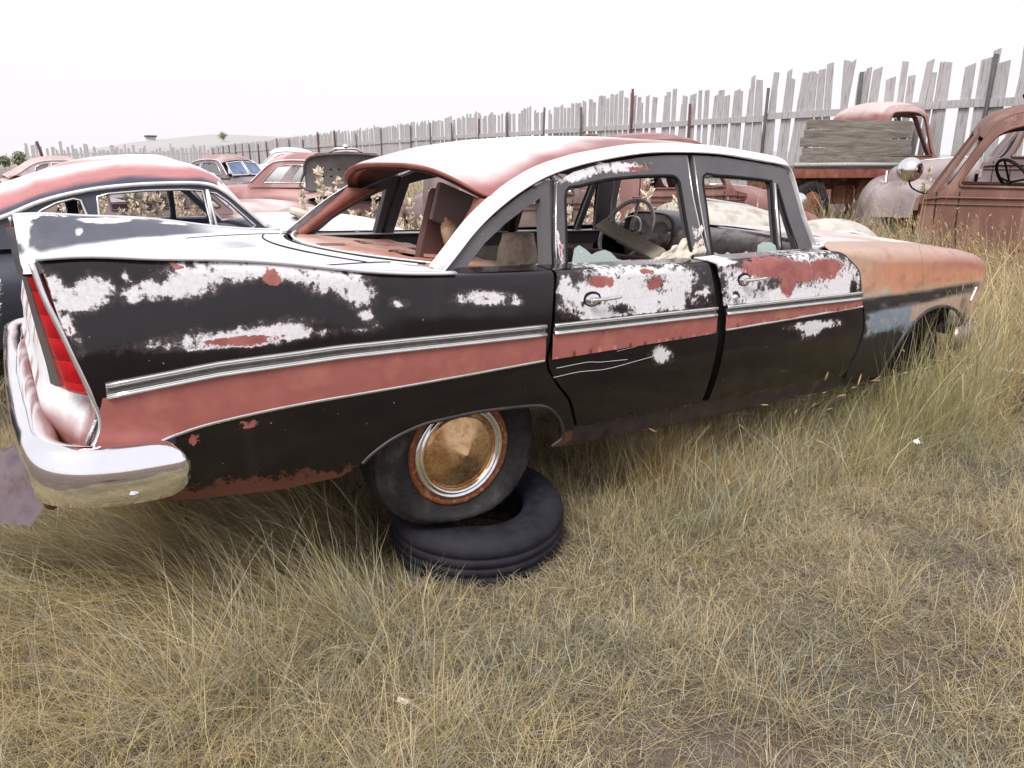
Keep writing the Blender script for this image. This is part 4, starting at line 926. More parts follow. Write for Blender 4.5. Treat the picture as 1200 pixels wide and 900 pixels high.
hr_ = empty('headlamp_ring', 'pale round lamp ring lying on the fender of the black sedan', 'lamp ring', Matrix.Translation((.80, 2.95, 1.075)) @ Matrix.Rotation(.35, 4, 'Y'))
lathe_o('rim', [(.09, .0), (.10, .03), (.125, .035), (.135, 0), (.12, -.02)], M['pale'], hr_, 28, 'z')
lathe_o('reflector', [(0, -.05), (.05, -.04), (.09, 0)], M['pale'], hr_, 28, 'z')

# ---------------------------------------------------------------- trucks
def truck_cab(name, label, mat, body, hood=None, lamp='trim', s=1., colr=None, wide=.74, h=1.70, cat='truck', grp=None, wheel_=True, dark=False, windows=True):
    root = empty(name, label, cat, mat, grp); m = body
    ol = [(.74, .42), (.76, 1.0), (.70, 1.07), (.56, 1.115), (.44, 1.30), (.31, h-.22), (.22, h-.10), (.08, h-.03), (-.15, h), (-.5, h-.015), (-.68, h-.09), (-.77, h-.28), (-.80, 1.05), (-.80, .42)]
    win = [(.41, 1.135), (.44, 1.16), (.38, 1.28), (.25, h-.25), (.16, h-.17), (.02, h-.125), (-.2, h-.115), (-.44, h-.125), (-.53, h-.19), (-.56, h-.32), (-.57, 1.16), (-.53, 1.13)]
    ol = smooth_line(ol, 3); hz = lambda z: wide-.10*max(0, (z-1.05)/.65)**1.3-.03*max(0, (.7-z))
    for sg in (-1, 1):
        sd = sheet('cab_side', ol, lambda x, z: (x, sg*hz(z), z), m, root, holes=[smooth_line(win, 2)], res=.05, thick=.04, inward=(0, -sg, 0), col=colr)
        tube('window_lip', [(x, sg*(hz(z)+.006), z) for x, z in smooth_line(win+[win[0]], 3)], .013, m if not colr else M['rustcab'], sd, n=6, up=(0, 1, 0))
        tube('belt_moulding', [(x, sg*(hz(1.03)+.008), 1.045-.02*(x > .6)) for x in np.linspace(.72, -.78, 12)], .016, m if not colr else M['rustcab'], sd, n=6, sy=.6)
        tube('belt_moulding', [(x, sg*(hz(1.0)+.005), .99) for x in np.linspace(.72, -.78, 12)], .010, m if not colr else M['rustcab'], sd, n=6, sy=.6)
        for xs_ in ((.43, .36), (.62, .52)):
            tube('door_seam', [(xs_[0], sg*(hz(1.1)+.003), 1.09), (xs_[0]-.01, sg*(hz(.8)+.003), .8), (xs_[1], sg*(hz(.45)+.003), .45)], .006, M['dark'], sd, n=5)
        tube('door_seam', [(-.66, sg*(hz(1.5)+.003), 1.5), (-.69, sg*(hz(1.1)+.003), 1.1), (-.69, sg*(hz(.5)+.003), .45)], .006, M['dark'], sd, n=5)
        tube('door_handle', [(-.60, sg*(hz(.9)), .93), (-.60, sg*(hz(.9)+.05), .93), (-.47, sg*(hz(.9)+.05), .925)], .012, M['trim'], sd, n=6)
    # roof shell front to back over both sides
    pr_ = smooth_line([(.31, h-.22), (.22, h-.10), (.08, h-.03), (-.15, h), (-.5, h-.015), (-.68, h-.09), (-.77, h-.28), (-.80, 1.05), (-.80, .42)], 4); rows = []
    for j, (x, z) in enumerate(pr_):
        top = sm(1.2, h-.1, z); rows.append([(x+(.10*sm(.0, .3, x)-.05*sm(-.6, -.8, x))*(1-abs(t)**2.4), t*(hz(z)+.003), z+.085*top*(1-abs(t)**2.4)) for t in np.sin(np.linspace(-1, 1, 23)*math.pi/2)])
    grid('roof', rows, m, root, col=colr)
    # windscreen surround and cowl
    ws = [(-.60, 1.05), (.60, 1.05), (.56, 1.3), (.50, h-.13), (0, h-.06), (-.50, h-.13), (-.56, 1.3)]
    hole = [[(-.52, 1.13), (-.03, 1.13), (-.03, h-.16), (-.44, h-.2), (-.50, 1.3)], [(.52, 1.13), (.03, 1.13), (.03, h-.16), (.44, h-.2), (.50, 1.3)]]
    hole = [hole[0], hole[1][::-1]]
    sheet('windscreen_surround', [(-.70, 1.05), (.70, 1.05), (.64, 1.3), (.57, h-.20), (.3, h-.10), (0, h-.08), (-.3, h-.10), (-.57, h-.20), (-.64, 1.3)], lambda y, z: (.62-(z-1.05)*.62+.08*(1-(y/.7)**2), y, z), m, root, holes=hole, res=.06, thick=.03, col=colr)
    rows = [[(x, t*(wide-.002), 1.10-.10*sm(.55, .78, x)-.10*abs(t)**3+.03) for t in np.linspace(-1, 1, 15)] for x in np.linspace(.52, .80, 6)]
    rows.append([(p[0]+.01, p[1], .5) for p in rows[-1]])
    grid('cowl', rows, m, root, col=colr)
    box('floor', (0, 0, .46), (1.5, 1.3, .05), M['rust'], root)
    sheet('dashboard', [(-.66, .85), (.66, .85), (.66, 1.06), (-.66, 1.06)], lambda y, z: (.46-.06*(z-.85), y, z), M['rust'], root, res=.1, thick=.03)
    c0 = Vector((.0, .36, 1.20)); axv = Vector((.60, .40, -.62)).normalized(); u1 = axv.cross(Vector((0, 0, 1))).normalized(); u2 = u1.cross(axv)
    sw = tube('steering_wheel', [tuple(c0+u1*.20*math.cos(a)+u2*.20*math.sin(a)) for a in np.linspace(0, 2*math.pi, 32, endpoint=False)], .014, M['dark'], root, n=6, closed=True)
    tube('spoke', [tuple(c0+u1*.19), tuple(c0+axv*.05), tuple(c0-u1*.19)], .010, M['dark'], sw, n=5); tube('spoke', [tuple(c0+axv*.05), tuple(c0+u2*.19)], .010, M['dark'], sw, n=5)
    tube('column', [tuple(c0+axv*.04), tuple(c0+axv*.6)], .022, M['dark'], sw, n=6)
    box('seat', (-.45, 0, .70), (.5, 1.2, .16), M['rust'], root, bevel=.04); box('seat_back', (-.68, 0, .95), (.1, 1.2, .42), M['rust'], root, bevel=.04)
    if hood:
        loft('hood', [(.74, 0, .60, .62, 1.14), (1.0, 0, .54, .6, 1.14), (1.4, 0, .42, .58, 1.10), (1.75, 0, .30, .55, 1.03), (1.86, 0, .22, .55, .95)], m, root, 2.5, 30, colr)
        tube('hood_hinge', [(.76, 0, 1.142), (1.0, 0, 1.145), (1.4, 0, 1.105), (1.75, 0, 1.035)], .010, M['trim'], root, n=5)
        for sg in (-1, 1):
            dome('fender', 1.45, sg*.66, .60, .19, .36, .50, m, root, .85, colr)
            if lamp: f = lathe_o('headlight', [(0, .10), (.06, .095), (.10, .07), (.115, .04), (.12, 0), (.09, -.08), (0, -.14)], M[lamp or 'trim'], root, 20, 'x', (1.72, sg*.52, .93))
        sheet('grille', [(-.22, .55), (.22, .55), (.24, .8), (.16, .96), (-.16, .96), (-.24, .8)], lambda y, z: (1.88-.1*abs(y), y, z), M['grille_rust'], root, res=.05, thick=.02, holes=[[(-.18, .6+.06*k), (.18, .6+.06*k), (.18, .63+.06*k), (-.18, .63+.06*k)] for k in range(5)])
    if wheel_:
        for sg in (-1, 1): small_wheel(root, 1.42, sg*.66, .38, .38)
    return root
# rusty pickup cab at the right edge, driver side towards us, nose to the left
HL = math.degrees(math.atan2(.90, -.43))
cL = empty  # noqa
rL = truck_cab('pickup_cab', 'rust-brown pickup cab with open side window and steering wheel, right edge behind tall grass', frame_at(8.02, .82, HL, -.16) @ Matrix.Diagonal((1.10, 1.10, 1.235, 1)), M['rustcab'], hood=False, wheel_=False, wide=.76, h=1.74)
lm = empty('spotlight', 'round chrome spotlight with tan back, on a rod by the rusty pickup cab', 'spotlight', frame_at(7.53, 1.70, 200, .0))
lathe_o('lamp_shell', [(0, .10), (.07, .09), (.115, .05), (.135, .01), (.14, -.015), (.12, -.03)], M['chrome'], lm, 28, 'x', (0, 0, 1.40))
lathe_o('lamp_face', [(0, -.045), (.08, -.04), (.12, -.025)], M['pale'], lm, 28, 'x', (0, 0, 1.40))
tube('rod', smooth_line([(.05, 0, 1.34), (.0, .05, 1.20), (-.12, .22, 1.12), (-.3, .45, 1.08), (-.38, .62, 1.1)], 4), .010, M['dark'], lm, n=6)
# mauve truck standing behind the cab
rM = truck_cab('pickup_truck', 'mauve-grey pickup seen through and above the rusty cab at the right', frame_at(10.25, 1.35, 115), M['oldcar'], hood=True, lamp=None, colr=cfun((.20, .15, .155), (.33, .28, .285)), h=2.06)
# flatbed truck with a grey plank side, and the red-roofed cab behind it
fb_ = empty('flatbed_truck', 'flatbed truck with grey weathered plank side board and dark rusty frame', 'truck', frame_at(10.15, 4.40, -26) @ Matrix.Diagonal((.70, .80, .97, 1)))
box('deck', (0, 0, 1.02), (2.9, 1.7, .07), M['plank'], fb_); box('deck_edge', (0, -.87, .94), (2.95, .05, .14), M['rustred'], fb_); box('deck_edge', (0, .87, .94), (2.95, .05, .14), M['rustred'], fb_)
for k in range(5): box('side_plank', (-.02+.03*math.sin(k*2), -.82+.004*k, 1.13+.135*k), (2.62-.04*(k % 2)-.08*max(0, k-2), .03, .137), M['plank'], fb_, rot=Matrix.Rotation(.012*math.sin(k*3+1), 3, 'Y'))
for x_ in (-1.2, 0, 1.25): box('stake', (x_, -.79, 1.35), (.07, .04, .72), M['plank'], fb_)
tube('pole', [(-1.5, -.90, 1.07), (0, -.91, 1.075), (1.45, -.90, 1.07)], .03, M['board'], fb_, n=8)
for sg in (-1, 1):
    box('frame_rail', (0, sg*.4, .78), (3.6, .09, .2), M['rust'], fb_)
    box('crossbeam', (.3+.5*sg, 0, .88), (.1, 1.6, .1), M['rust'], fb_)
box('side_box', (.75, -.60, .68), (.95, .12, .34), M['rust'], fb_); box('side_box', (.0, -.5, .6), (.5, .1, .3), M['rust'], fb_)
for sg in (-1, 1): small_wheel(fb_, -.95, sg*.74, .42, .43, .12)
for sg in (-1, 1): small_wheel(fb_, 2.0, sg*.70, .42, .43, .10)
tube('axle', [(-.95, -.7, .42), (-.95, .7, .42)], .06, M['rust'], fb_)
rK = truck_cab('truck', 'old truck with faded red roof and red door behind the plank-sided flatbed', frame_at(12.35, 4.82, -22) @ Matrix.Diagonal((.86, .86, 1, 1)), M['oldcar'], hood=False, colr=cfun((.25, .10, .08), (.33, .17, .145), None, (.60, .44, .44), 1.78), h=1.97, wide=.9)
fn_ = empty('detached_fender', 'mauve rounded front fender standing in the grass below the flatbed deck', 'fender', frame_at(9.9, 3.25, 150))
dome('shell', 0, 0, .42, .24, .18, .72, M['oldcar'], fn_, .8, cfun((.21, .165, .175), (.33, .28, .295)))
tube('fender_edge', [(.40*math.cos(a), -.2, .2+.60*math.sin(a)) for a in np.linspace(0, math.pi, 14)], .02, M['rust'], fn_, n=6)
small_wheel(fn_, 0, .0, .30, .32, .09)
# row seen through the sedan's windows: red pickup with its bonnet, mauve panel truck
rI = truck_cab('pickup_truck', 'brick-red pickup seen through the rear door window, its red roof above the sedan', frame_at(5.55, 3.75, -14), M['oldcar'], hood=True, colr=cfun((.20, .08, .07), (.31, .17, .155), None, (.46, .30, .29), 1.70), h=1.66, wide=.78)
rH = truck_cab('panel_truck', 'mauve-brown truck cab seen through the sedan, left of the brick-red pickup', frame_at(3.75, 4.35, -10), M['oldcar'], hood=True, colr=cfun((.15, .10, .10), (.27, .20, .19)), h=1.60, wide=.76)
# dark low roof and rusty A frame showing over the sedan's roof
rG, _, _ = round_car('sedan', 'dark-topped sedan just showing over the roof of the peeling sedan', frame_at(6.3, 6.9, -15), PD(cfun((.16, .11, .11), (.24, .18, .18)), cfun((.14, .10, .10), (.22, .16, .16))))
af = empty('a_frame', 'rusty steel A-frame hoist poking up above the sedan roof, in front of the fence', 'hoist', frame_at(6.9, 6.6, -35))
tube('leg', [(-.32, 0, 0), (-.05, 0, 1.62)], .045, M['steel'], af, n=8); tube('leg', [(.34, 0, 0), (.07, 0, 1.62)], .045, M['steel'], af, n=8)
box('head', (0, 0, 1.66), (.2, .12, .16), M['rust'], af, bevel=.02); tube('brace', [(-.2, 0, .75), (.2, 0, .75)], .03, M['steel'], af, n=6)
# pale green bonnet and fender front clip seen through the front door window
hc = empty('car_bonnet', 'pale green detached car bonnet resting in the grass beyond the front door window', 'bonnet', frame_at(4.75, 1.75, -28, .52))
loft('shell', [(-.75, 0, .52, .25, .58), (-.55, 0, .56, .1, .62), (0, 0, .52, .05, .56), (.5, 0, .40, .02, .42), (.8, 0, .2, .03, .25)], M['green'], hc, 2.3, 30)
tube('centre_crease', [(-.7, 0, .60), (-.4, 0, .628), (0, 0, .566), (.5, 0, .427)], .010, M['trim'], hc, n=5)
for k in range(6): tube('louvre', [(-.35+.05*k, -.545, .30), (-.33+.05*k, -.535, .40)], .007, M['dark'], hc, n=5)
fp = empty('car_fender', 'pale tan curved fender lying in the grass just ahead of the green bonnet', 'fender', frame_at(4.95, .98, -20, .28))
dome('shell', 0, 0, .55, .26, .2, .52, M['green'], fp, .9)
tube('fender_edge', [(.5*math.cos(a), -.24, .2+.42*math.sin(a)) for a in np.linspace(0, math.pi, 14)], .018, M['fade'], fp, n=6)

# ---------------------------------------------------------------- fence
def fence_run(fn_lab, p0, p1, top, step, post_step, steel_every, rails, tilt, ragged, seed, hh=2.7):
    rg = random.Random(seed); root = empty('fence', fn_lab, 'fence', Matrix.Translation((p0[0], p0[1], 0)))
    p0 = Vector((*p0, 0)); p1 = Vector((*p1, 0)); D = p1-p0; Ln = D.length; t = D.normalized(); nrm = Vector((-t.y, t.x, 0)); s = 0; bay = 0
    while s < Ln-.01:
        ln = min(post_step(s), Ln-s); V = []; F = []; q = s+.02
        while q < s+ln-.02:
            w = step(s)*rg.uniform(.55, 1.15); gap = step(s)*rg.uniform(.06, .42)
            if rg.random() < .06: gap += step(s)*.8
            h = top(q)*1+rg.gauss(0, ragged(s)); tl = rg.gauss(0, tilt(s)); c = p0+t*(q+w/2); zg = gz(c.x, c.y)-.05
            lean = t*math.tan(tl)*(h-zg-.8); k0 = len(V); th = nrm*.012; off = nrm*rg.uniform(-.01, .01); nar = rg.uniform(.75, 1)
            cut = rg.uniform(-.025, .025)
            for zz, dl, ww in ((zg, -lean*.35, w), (h, lean, w*nar)):
                for a, b_ in ((-.5, -1), (.5, -1), (.5, 1), (-.5, 1)):
                    P_ = c-p0+t*(ww*a)+th*b_+dl+off; V.append((P_.x, P_.y, zz+(cut*a*2 if zz == h else 0)))
            F += [(k0, k0+1, k0+5, k0+4), (k0+1, k0+2, k0+6, k0+5), (k0+2, k0+3, k0+7, k0+6), (k0+3, k0, k0+4, k0+7), (k0+4, k0+5, k0+6, k0+7)]
            q += w+gap
        if V: mk('board_panel', V, F, M['board'], root, smooth=False)
        for zr in rails:
            a = p0+t*s; b_ = p0+t*(s+ln); rz = zr+rg.uniform(-.03, .03)
            bm = bmesh.new(); mid = (a+b_)/2-p0-nrm*(-.035); add_box(bm, (mid.x, mid.y, rz+gz((a+b_).x/2, (a+b_).y/2)), (ln*1.01, .04, .13 if ln < 8 else .16), Matrix.Rotation(math.atan2(t.y, t.x)+0, 3, 'Z') @ Matrix.Rotation(rg.gauss(0, .006), 3, 'Y'))
            bm_obj('rail', bm, M['board'], root)
        if bay % steel_every(s) == 0:
            c = p0+t*s-p0+nrm*.10; r_ = .035 if s < 40 else .06; zt = top(s)+rg.uniform(-.25, .18)
            tube('post', [(c.x, c.y, gz(p0.x+c.x, p0.y+c.y)-.1), (c.x+rg.gauss(0, .03), c.y+rg.gauss(0, .05), zt)], r_, M[rg.choice(['steel', 'darksteel', 'darksteel'])], root, n=6)
        s += ln; bay += 1
A0, A1, A2, A3 = (12.05, -1.5), (17.4, 45.), (24.1, 104.), (4.9, 115.)
D_ = (Vector(A1)-Vector(A0)); 
fence_run('tall grey slab-board fence with ragged tops and rusty posts, crossing behind the wrecks', A0, (23.6, 99.), lambda s: 3.13+.10*math.sin(s*.9)*(s < 20)+.18*sm(8, 0, s), lambda s: .19 if s < 45 else .26, lambda s: 2.4 if s < 30 else 4.2, lambda s: 1, (1.95, .75), lambda s: .045 if s < 14 else .02, lambda s: .11 if s < 14 else .06, 3)
fence_run('distant far end of the yard fence with leaning red post, at the left horizon', (4.2, 106.), (23.4, 99.5), lambda s: 3.0, lambda s: .42, lambda s: 3.2, lambda s: 1, (1.9,), lambda s: .03, lambda s: .30, 5)
tube_ = tube('leaning_post', [(5.9, 101.5, 0), (5.2, 101.2, 3.6)], .16, M['steel'], None, n=6); tag(tube_, 'red leaning post at the far left corner of the fence', 'post')
# far things
hs = empty('house', 'tiny flat dark house on the ridge at the left', 'house', frame_at(CAM_P.x+520*math.sin(rad(10.1)), CAM_P.y+520*math.cos(rad(10.1)), 10))
hs.location.z = gz(hs.location.x, hs.location.y)+.5
box('wall', (0, 0, .9), (4.5, 4, 1.8), M['board'], hs, bevel=0); box('roof', (0, 0, 2.2), (6, 5, .9), M['darksteel'], hs, bevel=.2)
sd_ = empty('shed', 'low dark red shed roof at the left end of the fence', 'shed', frame_at(1.6, 33., 8))
box('wall', (0, 0, .7), (1.5, 1.6, 1.4), M['rust'], sd_); box('roof', (0, 0, 1.46), (1.8, 1.9, .10), M['rustred'], sd_)
M['leaf'] = plain('tree_leaf', (.17, .21, .12), (.26, .28, .18), 1, .8)
def tree(x, y, h, w, lab, seed, n=900, leaf=.22):
    rg = random.Random(seed); r = empty('tree', lab, 'tree', Matrix.Translation((x, y, gz(x, y))))
    tube('trunk', [(0, 0, 0), (.05*h*.2, 0, h*.35), (0, .02, h*.8)], h*.022, M['rust'], r, n=6, scale=[1, .8, .3])
    for k in range(5):
        a = k*1.3; tube('limb', [(0, 0, h*(.25+.08*k)), (w*.3*math.cos(a), w*.3*math.sin(a), h*(.45+.08*k))], h*.008, M['rust'], r, n=5)
    V = []; F = []
    cl = [(rg.gauss(0, w*.22), rg.gauss(0, w*.22), h*rg.uniform(.35, .95), w*rg.uniform(.12, .28)) for _ in range(14)]
    for _ in range(n):
        c = rg.choice(cl); p = Vector((c[0]+rg.gauss(0, c[3]), c[1]+rg.gauss(0, c[3]), c[2]+rg.gauss(0, c[3]*.8))); u = Vector((rg.gauss(0, 1), rg.gauss(0, 1), rg.gauss(0, 1))).normalized()*leaf; v = u.orthogonal().normalized()*leaf*.6
        k = len(V); V += [tuple(p-u), tuple(p-v), tuple(p+u), tuple(p+v)]; F.append((k, k+1, k+2, k+3))
    mk('crown', V, F, M['leaf'], r, smooth=False)
def dirp(px_ang, d): return CAM_P.x+d*math.sin(rad(px_ang)), CAM_P.y+d*math.cos(rad(px_ang))
for a, d, h, w, lab, k in ((2.5, 150, 2.6, 1.5, 'small green tree beyond the yard, left of the fence', 1), (.9, 155, 1.7, 1.6, 'faint shrub left of the small green tree', 2), (1.7, 160, 1.9, 1.3, 'faint shrub just beside the small green tree', 4), (14.6, 430, 4.2, 3, 'lone faint tree on the ridge beyond the fence', 3)):
    x, y = dirp(a, d); tree(x, y, h, w, lab, k)
# ---------------------------------------------------------------- loose things in and around the sedan
lt = lathe_o('tyre', [(.16, .02), (.175, .0), (.24, -.005), (.30, .01), (.318, .03), (.322, .05), (.322, .062), (.316, .064), (.316, .070), (.322, .072), (.323, .092), (.317, .094), (.317, .100), (.323, .102), (.322, .122), (.316, .124), (.316, .130), (.321, .132), (.318, .15), (.30, .172), (.25, .178), (.19, .168), (.168, .15), (.19, .12), (.2, .09), (.18, .04)], M['rubber2'], None, 110, 'z', (0, 0, 0), lambda r, h, a: (r*(1+.02*math.sin(2*a))-(.003*(math.sin(a*70) > .3) if r > .31 and .14 < h < .16 else 0), h*(1-.12*max(0, math.cos(a-2.2)))))
lt.matrix_world = Matrix.Translation((.125, -.70, -.02)) @ Matrix.Rotation(.08, 4, 'X') @ Matrix.Rotation(-.03, 4, 'Y') @ Matrix.Diagonal((1.10, 1.10, 1.3, 1))
tag(lt, 'black tyre lying flat in the grass under the propped rear wheel', 'tyre')
def at_car(o, loc, rot): o.matrix_world = CAR_M @ Matrix.Translation(loc) @ rot; return o
sb = empty('loose_seat_back', 'square grey-brown seat back leaning up inside the rear window opening', 'seat back')
at_car(sb, (.375, -.03, .94), Matrix.Rotation(rad(19), 4, 'Y') @ Matrix.Rotation(rad(-8), 4, 'X'))
M['sbk'] = plain('brown_board_face', (.17, .125, .12), (.22, .17, .16), 5, .75, bmp=.15); 
box('front_board', (0, -.03, .17), (.275, .035, .175), M['sbk'], sb, bevel=.012)
box('back_shell', (0, .03, .04), (.265, .06, .40), M['inner'], sb, bevel=.02)
tube('frame_rod', [(-.15, .04, -.14), (-.15, .04, .27)], .012, M['sbk'], sb, n=6)
tc = empty('tin_can', 'faded spray can with worn blue and green label standing on the parcel shelf', 'can')
at_car(tc, (.27, -.30, .895), Matrix.Rotation(rad(-10), 4, 'Y') @ Matrix.Rotation(rad(-12), 4, 'X'))
def can_col(co):
    n = noise.fractal(Vector((co.x*40, co.y*40, co.z*40)), .9, 2, 4)
    c = Vector((.34, .28, .24)) if co.z > .05 else Vector((.10, .06, .055))
    if co.z > .05: c = c.lerp(Vector((.13, .17, .20)), sm(-.1, .3, n))
    if co.z > .14: c = c.lerp(Vector((.36, .20, .10)), .7)
    return c
lathe_o('can_body', [(0, 0), (.030, 0), (.034, .004), (.034, .15), (.031, .16), (.033, .165)]+[(.034-.0001*k, .02*k) for k in ()], M['col'], tc, 30, 'z', (0, 0, 0), None, col=can_col)
lathe_o('can_top', [(.033, .165), (.022, .182), (.01, .184), (.008, .20), (0, .20)], M['rust'], tc, 24, 'z')
wb = box('wood_plank', (0, 0, 0), (.66, .075, .03), M['wood'], None, bevel=.004); tag(wb, 'grey wooden plank propped between the steering wheel and the rear door', 'plank')
a_, b_ = CAR_M @ Vector((1.56, .28, 1.015)), CAR_M @ Vector((1.20, -.56, .93)); dv = (b_-a_)
wb.matrix_world = Matrix.Translation((a_+b_)/2) @ dv.to_track_quat('X', 'Z').to_matrix().to_4x4() @ Matrix.Rotation(.6, 4, 'X') @ Matrix.Diagonal((dv.length/.66, 1, 1, 1))
V = []; F = []; nx_, ny_ = 22, 12
for i in range(nx_):
    for j in range(ny_):
        u, v = i/(nx_-1), j/(ny_-1); w_ = .02+.10*u**.9
        V.append((.03+.30*u, -.79+.05*v+.02*noise.noise(Vector((u*7, v*5, 0))), .0+.145*u**1.3*(v)+.018*noise.noise(Vector((u*6, v*6, 4)))*v+.006*abs(math.sin(u*17+v*3))*v))
for i in range(nx_-1):
    for j in range(ny_-1): F.append((i*ny_+j, i*ny_+j+1, (i+1)*ny_+j+1, (i+1)*ny_+j))
pf = mk('plastic_scrap', V, F, M['pale']); tag(pf, 'crumpled pale plastic sheet hanging over the rear door sill', 'plastic sheet'); pf.matrix_world = CAR_M @ Matrix.Translation((.93, .0, .935))
cb = empty('crumpled_carton', 'tan crumpled carton behind the quarter window', 'carton'); at_car(cb, (.44, -.50, .86), Matrix.Rotation(.3, 4, 'Z'))  # crumpled carton behind the quarter window
M['carton'] = plain('tan_carton', (.20, .15, .11), (.42, .34, .26), 7, .7, bmp=.8, detail=9, c3=(.12, .08, .06))
rows = []
for i in range(9):
    t_ = i/8; rows.append([(x_*(1-.35*t_)+.015*noise.noise(Vector((x_*20, y_*20, t_*5))), y_*(1-.5*t_), .20*t_-.02) for x_, y_ in circ(.13, 12, 1, .7)])
grid('carton_shell', rows, M['carton'], cb, closed=True, cap=True)
# litter and scrap on the ground
def litter(name, lab, cat, x, y, s, mat, z=.02, seed=0):
    rg = random.Random(seed); V = []; F = []; n = 7
    for i in range(n):
        for j in range(n):
            u, v = i/(n-1)-.5, j/(n-1)-.5; V.append((u*s[0]+rg.gauss(0, .03)*s[0], v*s[1]+rg.gauss(0, .03)*s[1], s[2]*(rg.random()*.6+.8*(u*u*2))))
    for i in range(n-1):
        for j in range(n-1): F.append((i*n+j, i*n+j+1, (i+1)*n+j+1, (i+1)*n+j))
    o = mk(name, V, F, mat); o.matrix_world = Matrix.Translation((x, y, gz(x, y)+z)) @ Matrix.Rotation(rg.random()*3, 4, 'Z'); return tag(o, lab, cat)
M['paper'] = plain('white_litter', (.82, .82, .84), (.6, .6, .62), 9, .4)
litter('paper_scrap', 'flat white scrap of litter in the grass at the right edge', 'litter', 3.80, -1.14, (.12, .22, .03), M['paper'], .22, 1)
litter('foil_scrap', 'tiny white scrap of litter in the grass below the front wheel', 'litter', 2.35, -1.33, (.045, .03, .025), M['paper'], .13, 2)
litter('dead_leaf', 'small pale dry leaf on the bare soil in the foreground', 'leaf', -.60, -1.46, (.02, .034, .012), M['straw'], .05, 3)
V = []; F = []; n_ = 16
for i in range(n_):
    for j in range(6):
        u, v = i/(n_-1), j/5-.5; V.append((-.62*u, .34*v*(1-.4*u)+.10*math.sin(u*3), .22-.12*u+.05*math.sin(v*5+u*4)-.28*v*v+.02*noise.noise(Vector((u*6, v*6, 1)))))
for i in range(n_-1):
    for j in range(5): F.append((i*6+j, i*6+j+1, (i+1)*6+j+1, (i+1)*6+j))
M['bent'] = plain('purple_grey_sheet_metal', (.075, .058, .07), (.13, .10, .11), 7, .5, .2, c3=(.08, .04, .036))
ss = mk('bent_sheet_metal', V, F, M['bent']); ss.matrix_world = Matrix.Translation((-1.26, -.66, .44)) @ Matrix.Rotation(rad(-38), 4, 'Z') @ Matrix.Rotation(.1, 4, 'X'); tag(ss, 'bent purple-grey sheet metal strip sticking out below the rear bumper', 'sheet metal')

# ---------------------------------------------------------------- dry weeds, each one a plant
def weed_mesh(seed, h, dense=1.):
    rg = random.Random(seed); V = []; F = []
    def strip(p, d, ln, w):
        k = len(V); s = d.orthogonal().normalized()*w; s.rotate(Matrix.Rotation(rg.random()*6, 3, d)); e = p+d*ln
        V.extend([tuple(p-s), tuple(p+s), tuple(e+s*.3), tuple(e-s*.3)]); F.append((k, k+1, k+2, k+3)); return e
    for st in range(rg.randint(3, 5)):
        p = Vector((rg.gauss(0, .05), rg.gauss(0, .05), 0)); d = Vector((rg.gauss(0, .16), rg.gauss(0, .16), 1)).normalized(); H_ = h*rg.uniform(.65, 1); n = 14
        for k in range(n):
            q = strip(p, d, H_/n, .004); t = k/n
            if t > .25:
                for b_ in range(int(3*dense)):
                    a = rg.random()*6.28; bd = (Vector((math.cos(a), math.sin(a), rg.uniform(.3, 1.3)))).normalized(); ln = h*.16*(1.15-t)*rg.uniform(.5, 1.1); r_ = p.copy()
                    for c_ in range(3):
                        r_ = strip(r_, bd, ln/3, .004); 
                        for f_ in range(4):
                            fd = (bd+Vector((rg.gauss(0, .7), rg.gauss(0, .7), rg.gauss(.2, .6)))).normalized(); strip(r_, fd, rg.uniform(.018, .04), .009)
                        bd = (bd+Vector((0, 0, .2))).normalized()
            if t > .6:
                for f_ in range(7): strip(p, (Vector((rg.gauss(0, 1), rg.gauss(0, 1), rg.gauss(.5, .6)))).normalized(), rg.uniform(.02, .04), .010)
            p = q; d = (d+Vector((rg.gauss(0, .04), rg.gauss(0, .04), 0))).normalized()
    me = bpy.data.meshes.new('dry_weed'); me.from_pydata(V, [], F); me.materials.append(M['straw']); return me
wm = [weed_mesh(k, 1.0, 1.2) for k in range(4)]
for i, (x, y, h) in enumerate([(3.15, 1.95, 1.62), (3.42, 1.85, 1.66), (3.0, 2.1, 1.3), (3.6, 2.0, 1.25), (3.3, 2.2, 1.25), (2.75, 2.0, 1.3), (2.05, 3.3, 1.45), (2.2, 3.2, 1.5), (1.95, 3.5, 1.3), (1.46, 4.25, 1.65), (1.62, 4.1, 1.5), (1.2, 4.15, 1.4), (1.0, 3.6+.5, .9),
                               (1.25, 2.0, .95), (1.5, 2.15, 1.0), (-.3, 4.4, 1.6), (.1, 4.5, 1.6), (.45, 4.4, 1.5), (-.9, 4.5, 1.65), (-.6, 4.6, 1.6), (9.0, 2.2, 1.2), (9.3, 2.6, 1.1), (-1.75, 1.9, 1.1), (-1.5, 2.0, 1.05), (-1.62, 1.55, .95), (-1.9, 2.4, 1.1), (2.5, 3.0, 1.0), (.95, 4.6, 1.2), (1.35, 4.4, 1.35), (4.3, 2.3, 1.0)]):
    o = bpy.data.objects.new('dry_weed', wm[i % 4]); COL.objects.link(o); o.matrix_world = Matrix.Translation((x, y, gz(x, y))) @ Matrix.Rotation(i*1.7, 4, 'Z') @ Matrix.Diagonal((h*.8, h*.8, h, 1))
    tag(o, 'tall feathery straw-coloured dead weed standing between the wrecks', 'weed', 'tall dead weeds between the wrecks')
